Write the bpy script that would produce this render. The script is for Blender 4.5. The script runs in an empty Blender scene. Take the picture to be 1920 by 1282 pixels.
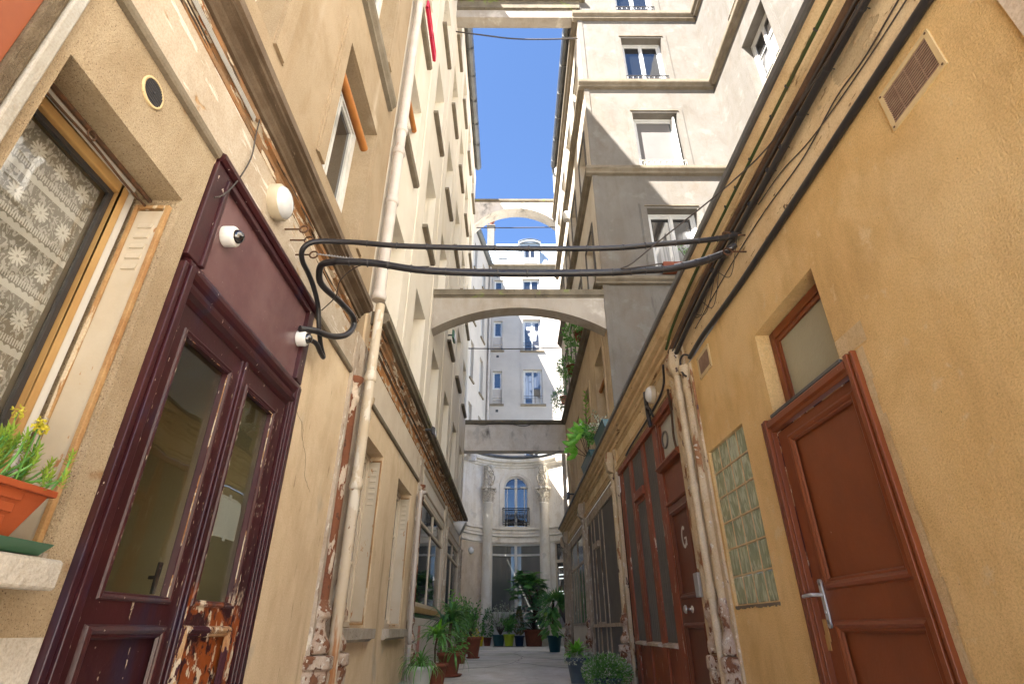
import bpy, bmesh, math, random
from mathutils import Vector, Matrix
R = math.radians
random.seed(7)
SC = bpy.context.scene
COL = SC.collection

# ------------------------------------------------------------ camera, sky, sun, exposure
cd = bpy.data.cameras.new('camera'); cam = bpy.data.objects.new('camera', cd); COL.objects.link(cam)
cd.sensor_width = 36; cd.lens = 36 * 1010 / 1920; cd.clip_end = 1000; cd.clip_start = .02
cam.location = (0, 0, .95)
cam.rotation_euler = (R(90 + 28.13), 0, R(-.14))
cd.shift_x = 0
SC.camera = cam
SUN = Vector((1, 1, -1.96)).normalized()          # direction the sunlight travels
EL = math.asin(-SUN.z); AZ = math.atan2(-SUN.x, -SUN.y)
w = bpy.data.worlds.new("World"); SC.world = w; w.use_nodes = True
nt = w.node_tree; nt.nodes.clear()
sky = nt.nodes.new('ShaderNodeTexSky'); sky.sky_type = 'NISHITA'; sky.sun_disc = False
sky.sun_elevation = EL; sky.sun_rotation = AZ
sky.air_density = 1.0; sky.dust_density = .2; sky.ozone_density = 6.0; sky.altitude = 3000
bg = nt.nodes.new('ShaderNodeBackground'); bg.inputs['Strength'].default_value = .060
wo = nt.nodes.new('ShaderNodeOutputWorld')
nt.links.new(sky.outputs[0], bg.inputs[0]); nt.links.new(bg.outputs[0], wo.inputs[0])
sl = bpy.data.lights.new('sun', 'SUN'); sl.energy = 5.0; sl.angle = R(.5); sl.color = (1, .965, .91)
so = bpy.data.objects.new('sun', sl); COL.objects.link(so)
so.rotation_euler = SUN.to_track_quat('-Z', 'Y').to_euler(); so.location = (-20, -20, 40)
SC.view_settings.view_transform = 'Standard'; SC.view_settings.look = 'None'
SC.view_settings.exposure = 2.95; SC.view_settings.gamma = 1
SC.render.engine = 'CYCLES'
SC.cycles.max_bounces = 12; SC.cycles.diffuse_bounces = 8; SC.cycles.glossy_bounces = 4
SC.cycles.transparent_max_bounces = 12; SC.cycles.transmission_bounces = 4

# ------------------------------------------------------------ materials
MATS = {}
def _n(nt, t, **k):
    n = nt.nodes.new(t)
    for a, b in k.items(): setattr(n, a, b)
    return n
def c4(c): return (c[0], c[1], c[2], 1)
def srgb(r, g, b):
    f = lambda v: (v/255/12.92 if v/255 <= .04045 else ((v/255+.055)/1.055)**2.4)
    return (f(r), f(g), f(b))
def noise(nt, pos, scale, detail=5, rough=.6, stretch=(1, 1, 1), dist=0, off=0):
    mp = _n(nt, 'ShaderNodeMapping'); mp.inputs['Scale'].default_value = stretch
    mp.inputs['Location'].default_value = (off, off*1.7, off*.6)
    nt.links.new(pos, mp.inputs['Vector'])
    n = _n(nt, 'ShaderNodeTexNoise'); n.inputs['Scale'].default_value = scale
    n.inputs['Detail'].default_value = detail; n.inputs['Roughness'].default_value = rough
    n.inputs['Distortion'].default_value = dist
    nt.links.new(mp.outputs[0], n.inputs['Vector']); return n.outputs['Fac']
def rng(nt, v, a, b, c=0, d=1, smooth=True):
    m = _n(nt, 'ShaderNodeMapRange'); m.inputs['From Min'].default_value = a; m.inputs['From Max'].default_value = b
    m.inputs['To Min'].default_value = c; m.inputs['To Max'].default_value = d
    if smooth: m.interpolation_type = 'SMOOTHSTEP'
    nt.links.new(v, m.inputs['Value']); return m.outputs[0]
def mixc(nt, f, a, b, mode='MIX'):
    m = _n(nt, 'ShaderNodeMix'); m.data_type = 'RGBA'; m.blend_type = mode
    if isinstance(f, (int, float)): m.inputs[0].default_value = f
    else: nt.links.new(f, m.inputs[0])
    for s, v in ((6, a), (7, b)):
        if isinstance(v, tuple): m.inputs[s].default_value = c4(v)
        else: nt.links.new(v, m.inputs[s])
    return m.outputs[2]
def math_(nt, op, a, b=None, c=None):
    m = _n(nt, 'ShaderNodeMath', operation=op)
    for i, v in enumerate((a, b, c)):
        if v is None: continue
        if isinstance(v, (int, float)): m.inputs[i].default_value = v
        else: nt.links.new(v, m.inputs[i])
    return m.outputs[0]
V1 = (1, 1, 1); VS = (1, 1, .12); VH = (.15, .15, 1)
def mat(name, c1, c2=None, ns=1.5, rough=.85, spec=.3, bump=.0, bs=60, bdet=4, lump=0, layers=(), metal=0, coat=0, object_space=False):
    """layers: (colour, noise scale, low, high, stretch, detail, offset[, bump step])"""
    m = bpy.data.materials.new(name); m.use_nodes = True; MATS[name] = m
    nt = m.node_tree; p = nt.nodes['Principled BSDF']
    g = _n(nt, 'ShaderNodeTexCoord').outputs['Object'] if object_space else _n(nt, 'ShaderNodeNewGeometry').outputs['Position']
    col = c1; hs = []
    if c2 is not None: col = mixc(nt, rng(nt, noise(nt, g, ns, 6, .65), .32, .68), c1, c2)
    for i, L in enumerate(layers):
        cc, s, lo, hi, st, det, off = L[:7]
        f = rng(nt, noise(nt, g, s, det, .6, st, .2, off), lo, hi)
        if len(L) > 8:                       # only between two heights
            sx = _n(nt, 'ShaderNodeSeparateXYZ'); nt.links.new(g, sx.inputs[0])
            zz = math_(nt, 'ADD', sx.outputs[2], math_(nt, 'MULTIPLY', noise(nt, g, 9, 3, .6), .25))
            f = math_(nt, 'MULTIPLY', f, rng(nt, zz, L[8], L[9]))
        col = mixc(nt, f, col, cc)
        if len(L) > 7 and L[7]: hs.append(math_(nt, 'MULTIPLY', f, L[7]))
    if bump >= .3 and c2 is not None:    # mineral grain and soft mottling that belong to the surface itself
        col = mixc(nt, rng(nt, noise(nt, g, 110, 3, .7, V1, 0, 1), .40, .66, 0, 1), col, (.84, .82, .79), 'MULTIPLY')
        col = mixc(nt, rng(nt, noise(nt, g, 3.3, 9, .72, (1, 1, .6), .4, 2), .44, .66, 0, 1), col, (.90, .87, .83), 'MULTIPLY')
        col = mixc(nt, rng(nt, noise(nt, g, 1.6, 8, .70, (1, 1, .10), 0, 6), .50, .68, 0, 1), col, (.90, .875, .84), 'MULTIPLY')
    if isinstance(col, tuple): p.inputs['Base Color'].default_value = c4(col)
    else: nt.links.new(col, p.inputs['Base Color'])
    p.inputs['Roughness'].default_value = rough; p.inputs['Specular IOR Level'].default_value = spec
    p.inputs['Metallic'].default_value = metal; p.inputs['Coat Weight'].default_value = coat
    if bump or lump or hs:
        h = None
        if bump: h = math_(nt, 'MULTIPLY', noise(nt, g, bs, bdet, .65), bump)
        if lump:
            l = math_(nt, 'MULTIPLY', noise(nt, g, 2.2, 3, .5), lump)
            h = l if h is None else math_(nt, 'ADD', h, l)
        for x in hs: h = x if h is None else math_(nt, 'ADD', h, x)
        b = _n(nt, 'ShaderNodeBump'); b.inputs['Distance'].default_value = .01; b.inputs['Strength'].default_value = 1
        nt.links.new(h, b.inputs['Height']); nt.links.new(b.outputs[0], p.inputs['Normal'])
    return m
# plasters
mat('render_left_rough', (0.52, 0.42, 0.29), (0.43, 0.335, 0.22), 2.5, .95, .1, 1.1, 150, 3, 1.2,
    [((.17, .12, .08), 160, .60, .68, V1, 2, 3), ((.34, .20, .10), 1.7, .66, .69, V1, 3, 9), ((.50, .42, .33), 1.1, .6, .75, VS, 4, 5)])
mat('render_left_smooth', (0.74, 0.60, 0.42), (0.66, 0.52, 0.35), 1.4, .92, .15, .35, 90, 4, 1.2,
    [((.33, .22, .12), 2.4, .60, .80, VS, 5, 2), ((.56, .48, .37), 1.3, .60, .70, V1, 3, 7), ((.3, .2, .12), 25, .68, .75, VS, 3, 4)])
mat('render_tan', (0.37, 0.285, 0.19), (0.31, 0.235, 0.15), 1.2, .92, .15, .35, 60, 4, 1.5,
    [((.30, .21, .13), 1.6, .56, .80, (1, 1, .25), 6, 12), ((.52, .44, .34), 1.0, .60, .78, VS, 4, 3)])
mat('render_cream', (0.70, 0.64, 0.54), (0.635, 0.57, 0.465), .7, .92, .15, .2, 50, 4, 1.0,
    [((.56, .48, .34), 1.0, .50, .78, VS, 5, 1), ((.42, .36, .27), 3.0, .60, .82, VS, 6, 8)])
mat('render_yellow', (0.88, 0.63, 0.31), (0.82, 0.56, 0.25), 1.3, .95, .1, 1.3, 120, 6, 2.2,
    [((.62, .40, .17), 1.7, .52, .75, (1, 1, .3), 5, 6), ((.80, .64, .40), 1.1, .58, .76, V1, 6, 2), ((.60, .40, .18), 5, .62, .80, (1, 1, .3), 6, 14), ((.86, .66, .37), 9, .60, .72, V1, 5, 25), ((.62, .42, .18), 2.4, .56, .78, (1, 1, .05), 5, 33), ((.88, .65, .34), .9, .54, .70, V1, 8, 41), ((.30, .18, .08), 45, .73, .76, (1, 1, .7), 3, 4)])
mat('render_yellow_pale', (0.756, 0.598, 0.366), (0.671, 0.488, 0.268), 6, .95, .1, 1.2, 120, 5, 1.5)
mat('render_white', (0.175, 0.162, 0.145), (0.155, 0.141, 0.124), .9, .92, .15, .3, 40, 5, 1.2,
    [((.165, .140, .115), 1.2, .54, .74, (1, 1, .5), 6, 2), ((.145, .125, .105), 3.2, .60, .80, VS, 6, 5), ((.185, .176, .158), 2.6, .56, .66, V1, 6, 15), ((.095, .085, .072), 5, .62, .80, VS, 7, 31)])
mat('render_white_bounce', (.72, .67, .58), (.66, .60, .51), .9, .92, .15, .3, 40, 5, 1.2, [((.46, .39, .31), 2.2, .60, .85, VS, 5, 5)])  # brighter copy of render_white, raised to bounce light down the alley
mat('bounce_white', (.80, .76, .68), (.74, .70, .62), .9, .92, .15)  # whitened render for the unseen side wall, bounces sunlight
mat('pale_zinc', (.42, .42, .41), (.36, .36, .355), 1.2, .6, .4)  # hidden roof colour, raised to bounce sunlight onto the walls
mat('bounce_pale', (.72, .68, .60), (.66, .61, .53), 2, .8, .2)  # for the added slab behind the camera, pale to reflect sun
mat('render_alley_tan', (0.634, 0.500, 0.329), (0.512, 0.390, 0.256), 1.3, .92, .15, .3, 50, 5, 1.0,
    [((.34, .25, .16), 2.4, .56, .8, VS, 5, 2)])
mat('render_grey', (0.47, 0.425, 0.375), (0.41, 0.37, 0.33), .8, .92, .15, .2, 30, 5, 1.0,
    [((.29, .28, .27), 1.6, .60, .85, (1, 1, .4), 6, 2), ((.47, .455, .44), 4, .66, .72, (1, .3, .6), 5, 9)])
mat('stone_courtyard', (0.82, 0.79, 0.73), (0.77, 0.73, 0.66), 1.2, .88, .2, .3, 30, 5, 1.0,
    [((.42, .34, .25), 1.1, .58, .8, (1, 1, .5), 5, 3), ((.64, .62, .58), 2, .6, .7, V1, 4, 8)])
mat('stone_carved', (.74, .70, .62), (.66, .61, .53), 6, .88, .2, 1.5, 22, 5, 1.0, [((.40, .36, .30), 14, .54, .62, V1, 5, 3, -1.5)])  # dark noise paints shade into the hollows of the carving
mat('concrete_arch', (.40, .36, .31), (.34, .30, .255), 1.5, .93, .15, .4, 40, 5, 1.5,
    [((.27, .235, .20), 3, .62, .8, (1, 1, .4), 6, 5), ((.56, .51, .45), 1.1, .60, .72, V1, 4, 2)])
mat('concrete_weathered', (0.78, 0.74, 0.69), (0.66, 0.62, 0.57), 1.5, .93, .15, .5, 40, 5, 1.5,
    [((.16, .15, .14), 2.2, .55, .75, (1, 1, .5), 7, 11), ((.56, .54, .50), 1.3, .62, .7, V1, 4, 2)])
mat('coping', (.20, .17, .125), (.14, .12, .09), 3, .92, .15, .5, 40, 5, 1,
    [((.19, .22, .08), 3, .60, .7, V1, 4, 2), ((.10, .085, .07), 12, .62, .7, V1, 4, 9)])
mat('ledge', (.22, .185, .14), (.165, .138, .10), 3, .92, .15, .3, 40, 5, 1,
    [((.15, .125, .09), 8, .60, .7, VH, 4, 9)])
mat('sill_stone', (.46, .42, .36), (.36, .32, .265), 4, .9, .2, .5, 60, 5, 1,
    [((.14, .12, .10), 30, .62, .7, V1, 4, 9)])
mat('sill_white', (.62, .59, .54), (.50, .47, .42), 4, .85, .2, .9, 45, 5, 2,
    [((.2, .16, .12), 30, .70, .75, V1, 4, 9)])
# peeling timber and painted joinery
mat('fascia_left', (.50, .43, .345), (.43, .355, .27), 3, .8, .3, .4, 40, 5, 2,
    [((.43, .27, .13), 6, .62, .68, (1, .4, 1), 6, 2, -.4), ((.66, .61, .54), 9, .60, .64, (1, .3, 2), 4, 8), ((.12, .08, .05), 40, .72, .75, V1, 3, 4)])
mat('timber_peeling', (.22, .14, .08), (.34, .17, .07), 4, .8, .3, .4, 40, 5, 1,
    [((.62, .53, .41), 9, .55, .57, (1, .35, 1.6), 8, 2, .6), ((.05, .035, .025), 14, .56, .60, (1, .12, 3), 6, 7, -.5), ((.36, .14, .05), 18, .62, .64, (1, .5, 1), 5, 14)])
mat('timber_orange_peel', (.52, .265, .10), (.42, .19, .07), 4, .8, .3, .4, 40, 5, 1,
    [((.60, .51, .39), 10, .52, .54, (1, .5, 1), 8, 2, .6), ((.07, .05, .04), 26, .67, .69, (1, .4, 1), 6, 7, -.3)])
mat('cornice_brown', (.115, .08, .052), (.17, .125, .085), 4, .8, .3, .3, 40, 5, 1,
    [((.10, .07, .045), 12, .55, .62, (1, .12, 2), 6, 7), ((.30, .24, .17), 30, .68, .70, (1, .3, 1), 5, 3)])
mat('cornice_cream', (.68, .53, .32), (.60, .44, .25), 3, .8, .3, .4, 40, 5, 1,
    [((.25, .16, .08), 10, .63, .68, (1, .25, 1), 7, 3, -.4), ((.05, .035, .02), 45, .72, .74, V1, 4, 8)])
mat('fascia_right', (.76, .62, .40), (.66, .49, .28), 2, .8, .3, .5, 30, 5, 4,
    [((.80, .70, .52), 3, .58, .66, (1, .4, 1), 5, 2), ((.12, .06, .035), 7, .655, .667, (1, .7, 1), 8, 5, -.6), ((.28, .17, .08), 24, .64, .66, (1, .3, 1.5), 6, 9, -.5), ((.55, .44, .28), 2.5, .58, .60, (1, .6, 1), 8, 19, -.5)])
mat('aubergine', (.052, .013, .015), (.034, .009, .012), 3, .32, .5, .12, 30, 5, .6,
    [((.028, .016, .034), 5, .56, .70, (1, 1, .25), 5, 4), ((.11, .04, .055), 2.0, .64, .80, V1, 4, 21), ((.62, .54, .46), 30, .690, .70, (1, 1, .35), 5, 2, -.35)])
mat('aubergine_panel', (.165, .088, .09), (.12, .058, .062), 2.5, .27, .6, .25, 4, 3, 1.2,
    [((.30, .215, .215), 1.4, .56, .8, (1, 1, .5), 5, 4), ((.4, .3, .3), 60, .73, .74, V1, 3, 2)])  # broad pale patches paint a sheen into the panel colour
mat('aubergine_flaking', (.052, .013, .015), (.034, .009, .012), 3, .4, .5, .12, 30, 5, .6,
    [((.62, .54, .46), 30, .70, .71, (1, 1, .4), 5, 2, -.35), ((.27, .065, .012), 3.5, .40, .47, V1, 6, 5, -.3, 1.26, 1.16), ((.60, .50, .38), 15, .56, .57, (1, 1, .55), 7, 2, -.5, 1.28, 1.2), ((.045, .010, .012), 22, .56, .575, (1, 1, .6), 6, 15, .4, 1.26, 1.18)])
mat('chipped_cream', (.45, .30, .17), (.30, .13, .05), 9, .8, .3, .4, 40, 5, 1,
    [((.62, .53, .42), 22, .54, .56, (1, 1, .4), 6, 2), ((.05, .011, .018), 11, .49, .51, (1, 1, .4), 6, 8)])
mat('red_brown', (.205, .052, .014), (.17, .042, .012), 3, .42, .45, .12, 30, 4, .6,
    [((.085, .02, .008), 4, .60, .75, VS, 5, 3), ((.55, .42, .33), 60, .745, .75, (1, 1, .4), 4, 2)])
mat('red_brown_chipped', (.24, .056, .016), (.18, .04, .013), 3, .5, .45, .15, 30, 4, .6,
    [((.10, .025, .012), 5, .60, .68, VS, 5, 3), ((.55, .45, .36), 20, .635, .645, (1, 1, .2), 7, 2, -.4)])
mat('red_dark', (.14, .037, .014), (.115, .03, .012), 3, .42, .45, .1, 30, 4, .6)
mat('rust_strip', (.22, .085, .042), (.17, .065, .035), 3, .8, .3, .4, 40, 4, 1,
    [((.56, .46, .36), 10, .535, .55, (1, 1, .4), 8, 2, .5), ((.10, .05, .03), 20, .64, .66, (1, 1, .5), 5, 12)])
mat('colonette', (.60, .50, .36), (.54, .42, .27), 4, .75, .3, .6, 50, 5, 2,
    [((.33, .17, .085), 8, .58, .61, (1, 1, .3), 8, 2, -.6), ((.14, .09, .085), 14, .63, .655, (1, 1, .5), 7, 9, -.5), ((.70, .66, .60), 20, .63, .65, V1, 5, 15, .3)])
mat('colonette_weathered', (.58, .50, .42), (.42, .30, .22), 6, .75, .3, .8, 50, 5, 2,
    [((.22, .10, .055), 13, .52, .55, (1, 1, .6), 8, 2, -.6), ((.16, .12, .15), 6, .60, .66, V1, 6, 9), ((.70, .65, .57), 26, .60, .62, V1, 5, 15, .4)])
mat('timber_grey_peel', (.50, .43, .35), (.40, .33, .26), 4, .8, .3, .5, 50, 5, 1,
    [((.22, .13, .08), 12, .60, .63, VS, 8, 2, -.5), ((.64, .60, .53), 18, .60, .62, (1, 1, .3), 5, 9, .3)])
mat('beige_paint', (.60, .52, .41), (.54, .45, .34), 3, .6, .4, .15, 40, 4, .5, [((.35, .21, .11), 18, .66, .68, VS, 6, 3)])
mat('shutter_cream', (.52, .46, .37), (.46, .39, .29), 2, .45, .45, .1, 20, 3, .8, [((.34, .16, .06), 22, .66, .70, (1, 1, .4), 5, 3), ((.36, .22, .10), 3, .60, .8, VS, 5, 9)])
mat('shutter_edge', (.44, .28, .13), (.34, .18, .075), 6, .7, .3, .3, 60, 4, .5, [((.62, .52, .38), 14, .56, .59, VS, 6, 3)])
mat('ochre_wood', (.44, .28, .11), (.38, .22, .08), 4, .45, .45, .1, 50, 4, .3)
mat('white_paint', (.60, .59, .565), (.54, .53, .50), 3, .45, .45, .06, 30, 3, .3)
mat('white_pvc', (.42, .41, .39), None, 1, .35, .5)
mat('pipe_white', (.52, .465, .41), (.44, .385, .335), 3, .55, .4, .1, 30, 4, .5,
    [((.30, .13, .06), 4, .62, .72, (1, 1, .5), 7, 3), ((.34, .29, .24), 9, .56, .68, VS, 6, 8)])
mat('pipe_cream', (.50, .40, .27), (.54, .46, .35), 3, .6, .4, .2, 30, 4, .5,
    [((.36, .16, .06), 7, .57, .66, VS, 7, 3), ((.62, .56, .46), 9, .56, .60, (1, 1, .3), 7, 8), ((.24, .14, .08), 30, .66, .70, (1, 1, .5), 4, 18)])
mat('pipe_right', (.62, .53, .39), (.55, .44, .30), 4, .6, .4, .4, 30, 4, 1,
    [((.26, .15, .09), 9, .66, .69, VS, 7, 3, -.4)])
mat('zinc_dark', (.12, .125, .125), (.085, .085, .085), 4, .45, .5, .1, 30, 4, .5, metal=.3)
mat('zinc_roof', (.42, .46, .50), (.36, .40, .44), 1.2, .5, .5, .05, 30, 4, .5)
mat('metal_dark', (.035, .033, .035), None, 1, .45, .5, .1, 80, 3)
mat('iron_rust', (.07, .045, .03), (.13, .06, .03), 40, .8, .3, .3, 90, 3)
mat('steel', (.55, .55, .55), None, 1, .28, .5, metal=1)
mat('steel_matte', (.50, .51, .52), None, 1, .45, .5, metal=.6)
mat('cable_black', (.016, .015, .017), (.026, .024, .026), 6, .38, .5, .1, 60, 3)
mat('cable_brown', (.12, .07, .042), (.07, .04, .025), 8, .7, .3, .3, 80, 4)
mat('cable_green', (.035, .07, .018), (.06, .05, .02), 4, .6, .3, .2, 60, 3)
mat('wire', (.06, .05, .045), None, 1, .6, .3)
mat('plastic_white', (.70, .70, .68), None, 1, .35, .5)
mat('plastic_beige', (.50, .44, .33), (.44, .37, .26), 6, .5, .4)
mat('dome_black', (.008, .008, .010), None, 1, .04, .8, coat=1)
mat('glass_diffuser', (.66, .67, .67), (.56, .57, .58), 7, .15, .6, .0, coat=.6)
mat('paper', (.80, .80, .82), None, 1, .7, .3)
mat('interior_beige', (.80, .68, .42), (.74, .6, .34), 1.1, .9, .2)
mat('interior_dark', (.05, .045, .04), None, 1, .9, .2)
mat('orange_wood', (.27, .075, .022), (.22, .055, .018), 3, .55, .4, .1, 40, 4, .5, [((.72, .68, .6), 9, .70, .705, V1, 4, 2)])
mat('roughcast_grey', (.25, .20, .14), (.17, .13, .09), 9, .95, .1, 2, 120, 4, 1)
mat('stone_pale', (0.683, 0.586, 0.476), (0.586, 0.488, 0.378), 3, .9, .2, .5, 50, 5, 1)
mat('orange_blind', (.40, .155, .035), (.33, .12, .028), 6, .6, .4)
mat('terracotta_plastic', (.34, .075, .025), (.29, .06, .02), 5, .5, .4, .06, 60, 3)
mat('terracotta', (.24, .075, .04), (.18, .055, .032), 9, .8, .3, .1, 60, 3)
mat('green_plastic', (.045, .13, .075), None, 1, .4, .5)
mat('teal_plastic', (.018, .075, .085), None, 1, .4, .5)
mat('blue_grey_pot', (.10, .14, .17), (.075, .10, .125), 5, .5, .4)
mat('yellow_pot', (.72, .52, .01), None, 1, .4, .5)
mat('lime_pot', (.42, .52, .02), None, 1, .4, .5)
mat('navy_pot', (.03, .06, .11), None, 1, .4, .5)
mat('white_pot', (.62, .62, .58), None, 1, .5, .4)
mat('pink_pot', (.55, .25, .2), None, 1, .6, .4)
mat('red_metal', (.55, .015, .05), None, 1, .4, .5)
mat('blind_grey', (.15, .138, .13), (.135, .125, .118), 2, .8, .2)
mat('bone_paint', (.62, .54, .44), (.50, .40, .30), 30, .8, .3)
mat('post_grey', (.44, .43, .40), (.37, .355, .32), 5, .6, .4, .3, 60, 4, 1)
mat('soil', (.03, .02, .014), None, 1, .95, .1)
mat('bark', (.13, .09, .06), (.08, .055, .035), 30, .9, .2, .3, 60, 3)
mat('dome_grey', (.4, .4, .38), None, 1, .5, .4)
mat('mesh_grey', (.14, .13, .12), (.115, .108, .10), 3, .7, .3)
mat('grey_paint', (.11, .105, .10), (.095, .09, .088), 3, .5, .4)
mat('white_panel', (.62, .575, .52), (.56, .51, .45), 2, .7, .3, .1, 40, 4, .5, [((.50, .30, .26), 9, .72, .75, V1, 5, 6)])
mat('red_smear', (.48, .14, .12), (.56, .33, .28), 20, .8, .3)
mat('frosted_glass', (.33, .31, .215), (.28, .265, .185), 2, .30, .5, .15, 40, 3, .6, [((.12, .10, .07), 26, .72, .74, V1, 5, 3)])
mat('frosted_pale', (.50, .50, .44), (.40, .40, .35), 3, .12, .6, 0, 40, 3, 1.5)
mat('slat_brown', (.36, .24, .17), (.28, .17, .12), 20, .6, .4)
mat('grille_dark', (.018, .010, .010), None, 1, .8, .2)
mat('cream_metal', (.60, .47, .26), (.54, .40, .21), 8, .6, .4, .1, 60, 3, .3, [((.12, .06, .03), 26, .70, .72, V1, 5, 3)])
mat('ground', (.70, .67, .60), (.60, .58, .52), 1.1, .85, .25, .5, 60, 5, 1,
    [((.46, .47, .37), .55, .44, .66, V1, 8, 4), ((.42, .40, .36), 9, .56, .74, V1, 5, 9), ((.74, .71, .66), 1.3, .50, .70, V1, 8, 14)])
def glass_mat(name, c=(.012, .014, .018), rough=.03, spec=1.0, wave=.25, curtain=None):
    m = bpy.data.materials.new(name); m.use_nodes = True; MATS[name] = m
    nt = m.node_tree; p = nt.nodes['Principled BSDF']
    g = _n(nt, 'ShaderNodeNewGeometry').outputs['Position']
    p.inputs['Base Color'].default_value = c4(c)
    if curtain:
        f = rng(nt, noise(nt, g, 22, 3, .5, (1, 1, .03), 0, 3), .42, .58)
        f2 = rng(nt, noise(nt, g, .9, 2, .5, V1, 0, 5), .47, .53)
        nt.links.new(mixc(nt, f2, c, mixc(nt, f, curtain, tuple(x*.55 for x in curtain))), p.inputs['Base Color'])
    p.inputs['Roughness'].default_value = rough; p.inputs['Specular IOR Level'].default_value = spec
    p.inputs['IOR'].default_value = 1.6
    b = _n(nt, 'ShaderNodeBump'); b.inputs['Distance'].default_value = .01; b.inputs['Strength'].default_value = wave
    nt.links.new(noise(nt, g, 1.6, 2, .5), b.inputs['Height']); nt.links.new(b.outputs[0], p.inputs['Normal'])
glass_mat('pane_dark'); glass_mat('pane_curtain', (.02, .02, .022), curtain=(.40, .40, .40))
glass_mat('pane_grey', (.10, .105, .10), .12)
def clear_glass(name, f0, tint=(.86, .88, .85, 1)):
    m = bpy.data.materials.new(name); m.use_nodes = True; MATS[name] = m
    nt = m.node_tree; nt.nodes.clear(); o = _n(nt, 'ShaderNodeOutputMaterial')
    t = _n(nt, 'ShaderNodeBsdfTransparent'); t.inputs[0].default_value = tint
    gl = _n(nt, 'ShaderNodeBsdfGlossy'); gl.inputs['Roughness'].default_value = .01
    lw = _n(nt, 'ShaderNodeLayerWeight'); lw.inputs['Blend'].default_value = .5
    fres = math_(nt, 'ADD', math_(nt, 'MULTIPLY', math_(nt, 'POWER', lw.outputs['Facing'], 4.0), 1-f0), f0)
    g = _n(nt, 'ShaderNodeNewGeometry').outputs['Position']
    b = _n(nt, 'ShaderNodeBump'); b.inputs['Distance'].default_value = .01; b.inputs['Strength'].default_value = .15
    nt.links.new(noise(nt, g, 2.5, 2, .5), b.inputs['Height']); nt.links.new(b.outputs[0], gl.inputs['Normal'])
    mx = _n(nt, 'ShaderNodeMixShader'); nt.links.new(fres, mx.inputs[0]); nt.links.new(t.outputs[0], mx.inputs[1]); nt.links.new(gl.outputs[0], mx.inputs[2])
    nt.links.new(mx.outputs[0], o.inputs[0])
clear_glass('pane_clear', .13)
clear_glass('pane_thin', .07, (.95, .95, .94, 1))
def leaf_mat(name, a, b, ns=9, trans=.35, rough=.45):
    m = bpy.data.materials.new(name); m.use_nodes = True; MATS[name] = m
    nt = m.node_tree; p = nt.nodes['Principled BSDF']; o = [n for n in nt.nodes if n.type == 'OUTPUT_MATERIAL'][0]
    g = _n(nt, 'ShaderNodeNewGeometry').outputs['Position']
    col = mixc(nt, rng(nt, noise(nt, g, ns, 3, .6), .35, .65), a, b)
    nt.links.new(col, p.inputs['Base Color']); p.inputs['Roughness'].default_value = rough
    t = _n(nt, 'ShaderNodeBsdfTranslucent'); nt.links.new(mixc(nt, .5, col, (.25, .4, .03)), t.inputs[0])
    mx = _n(nt, 'ShaderNodeMixShader'); mx.inputs[0].default_value = trans
    nt.links.new(p.outputs[0], mx.inputs[1]); nt.links.new(t.outputs[0], mx.inputs[2]); nt.links.new(mx.outputs[0], o.inputs[0])
leaf_mat('leaf_succulent', (.20, .42, .06), (.36, .48, .07)); leaf_mat('leaf_dark', (0.029, 0.123, 0.045), (0.074, 0.246, 0.074))
leaf_mat('leaf_mid', (0.07, 0.24, 0.06), (0.18, 0.42, 0.10)); leaf_mat('leaf_blue', (0.074, 0.210, 0.148), (0.222, 0.394, 0.271))
leaf_mat('leaf_bright', (0.119, 0.442, 0.034), (0.272, 0.600, 0.085)); leaf_mat('leaf_grey', (0.394, 0.468, 0.345), (0.600, 0.600, 0.542))
leaf_mat('leaf_brown', (0.246, 0.148, 0.062), (0.148, 0.173, 0.074)); leaf_mat('petal_yellow', (.72, .60, .05), (.6, .55, .08)); leaf_mat('petal_white', (.7, .7, .65), (.55, .6, .4))
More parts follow.
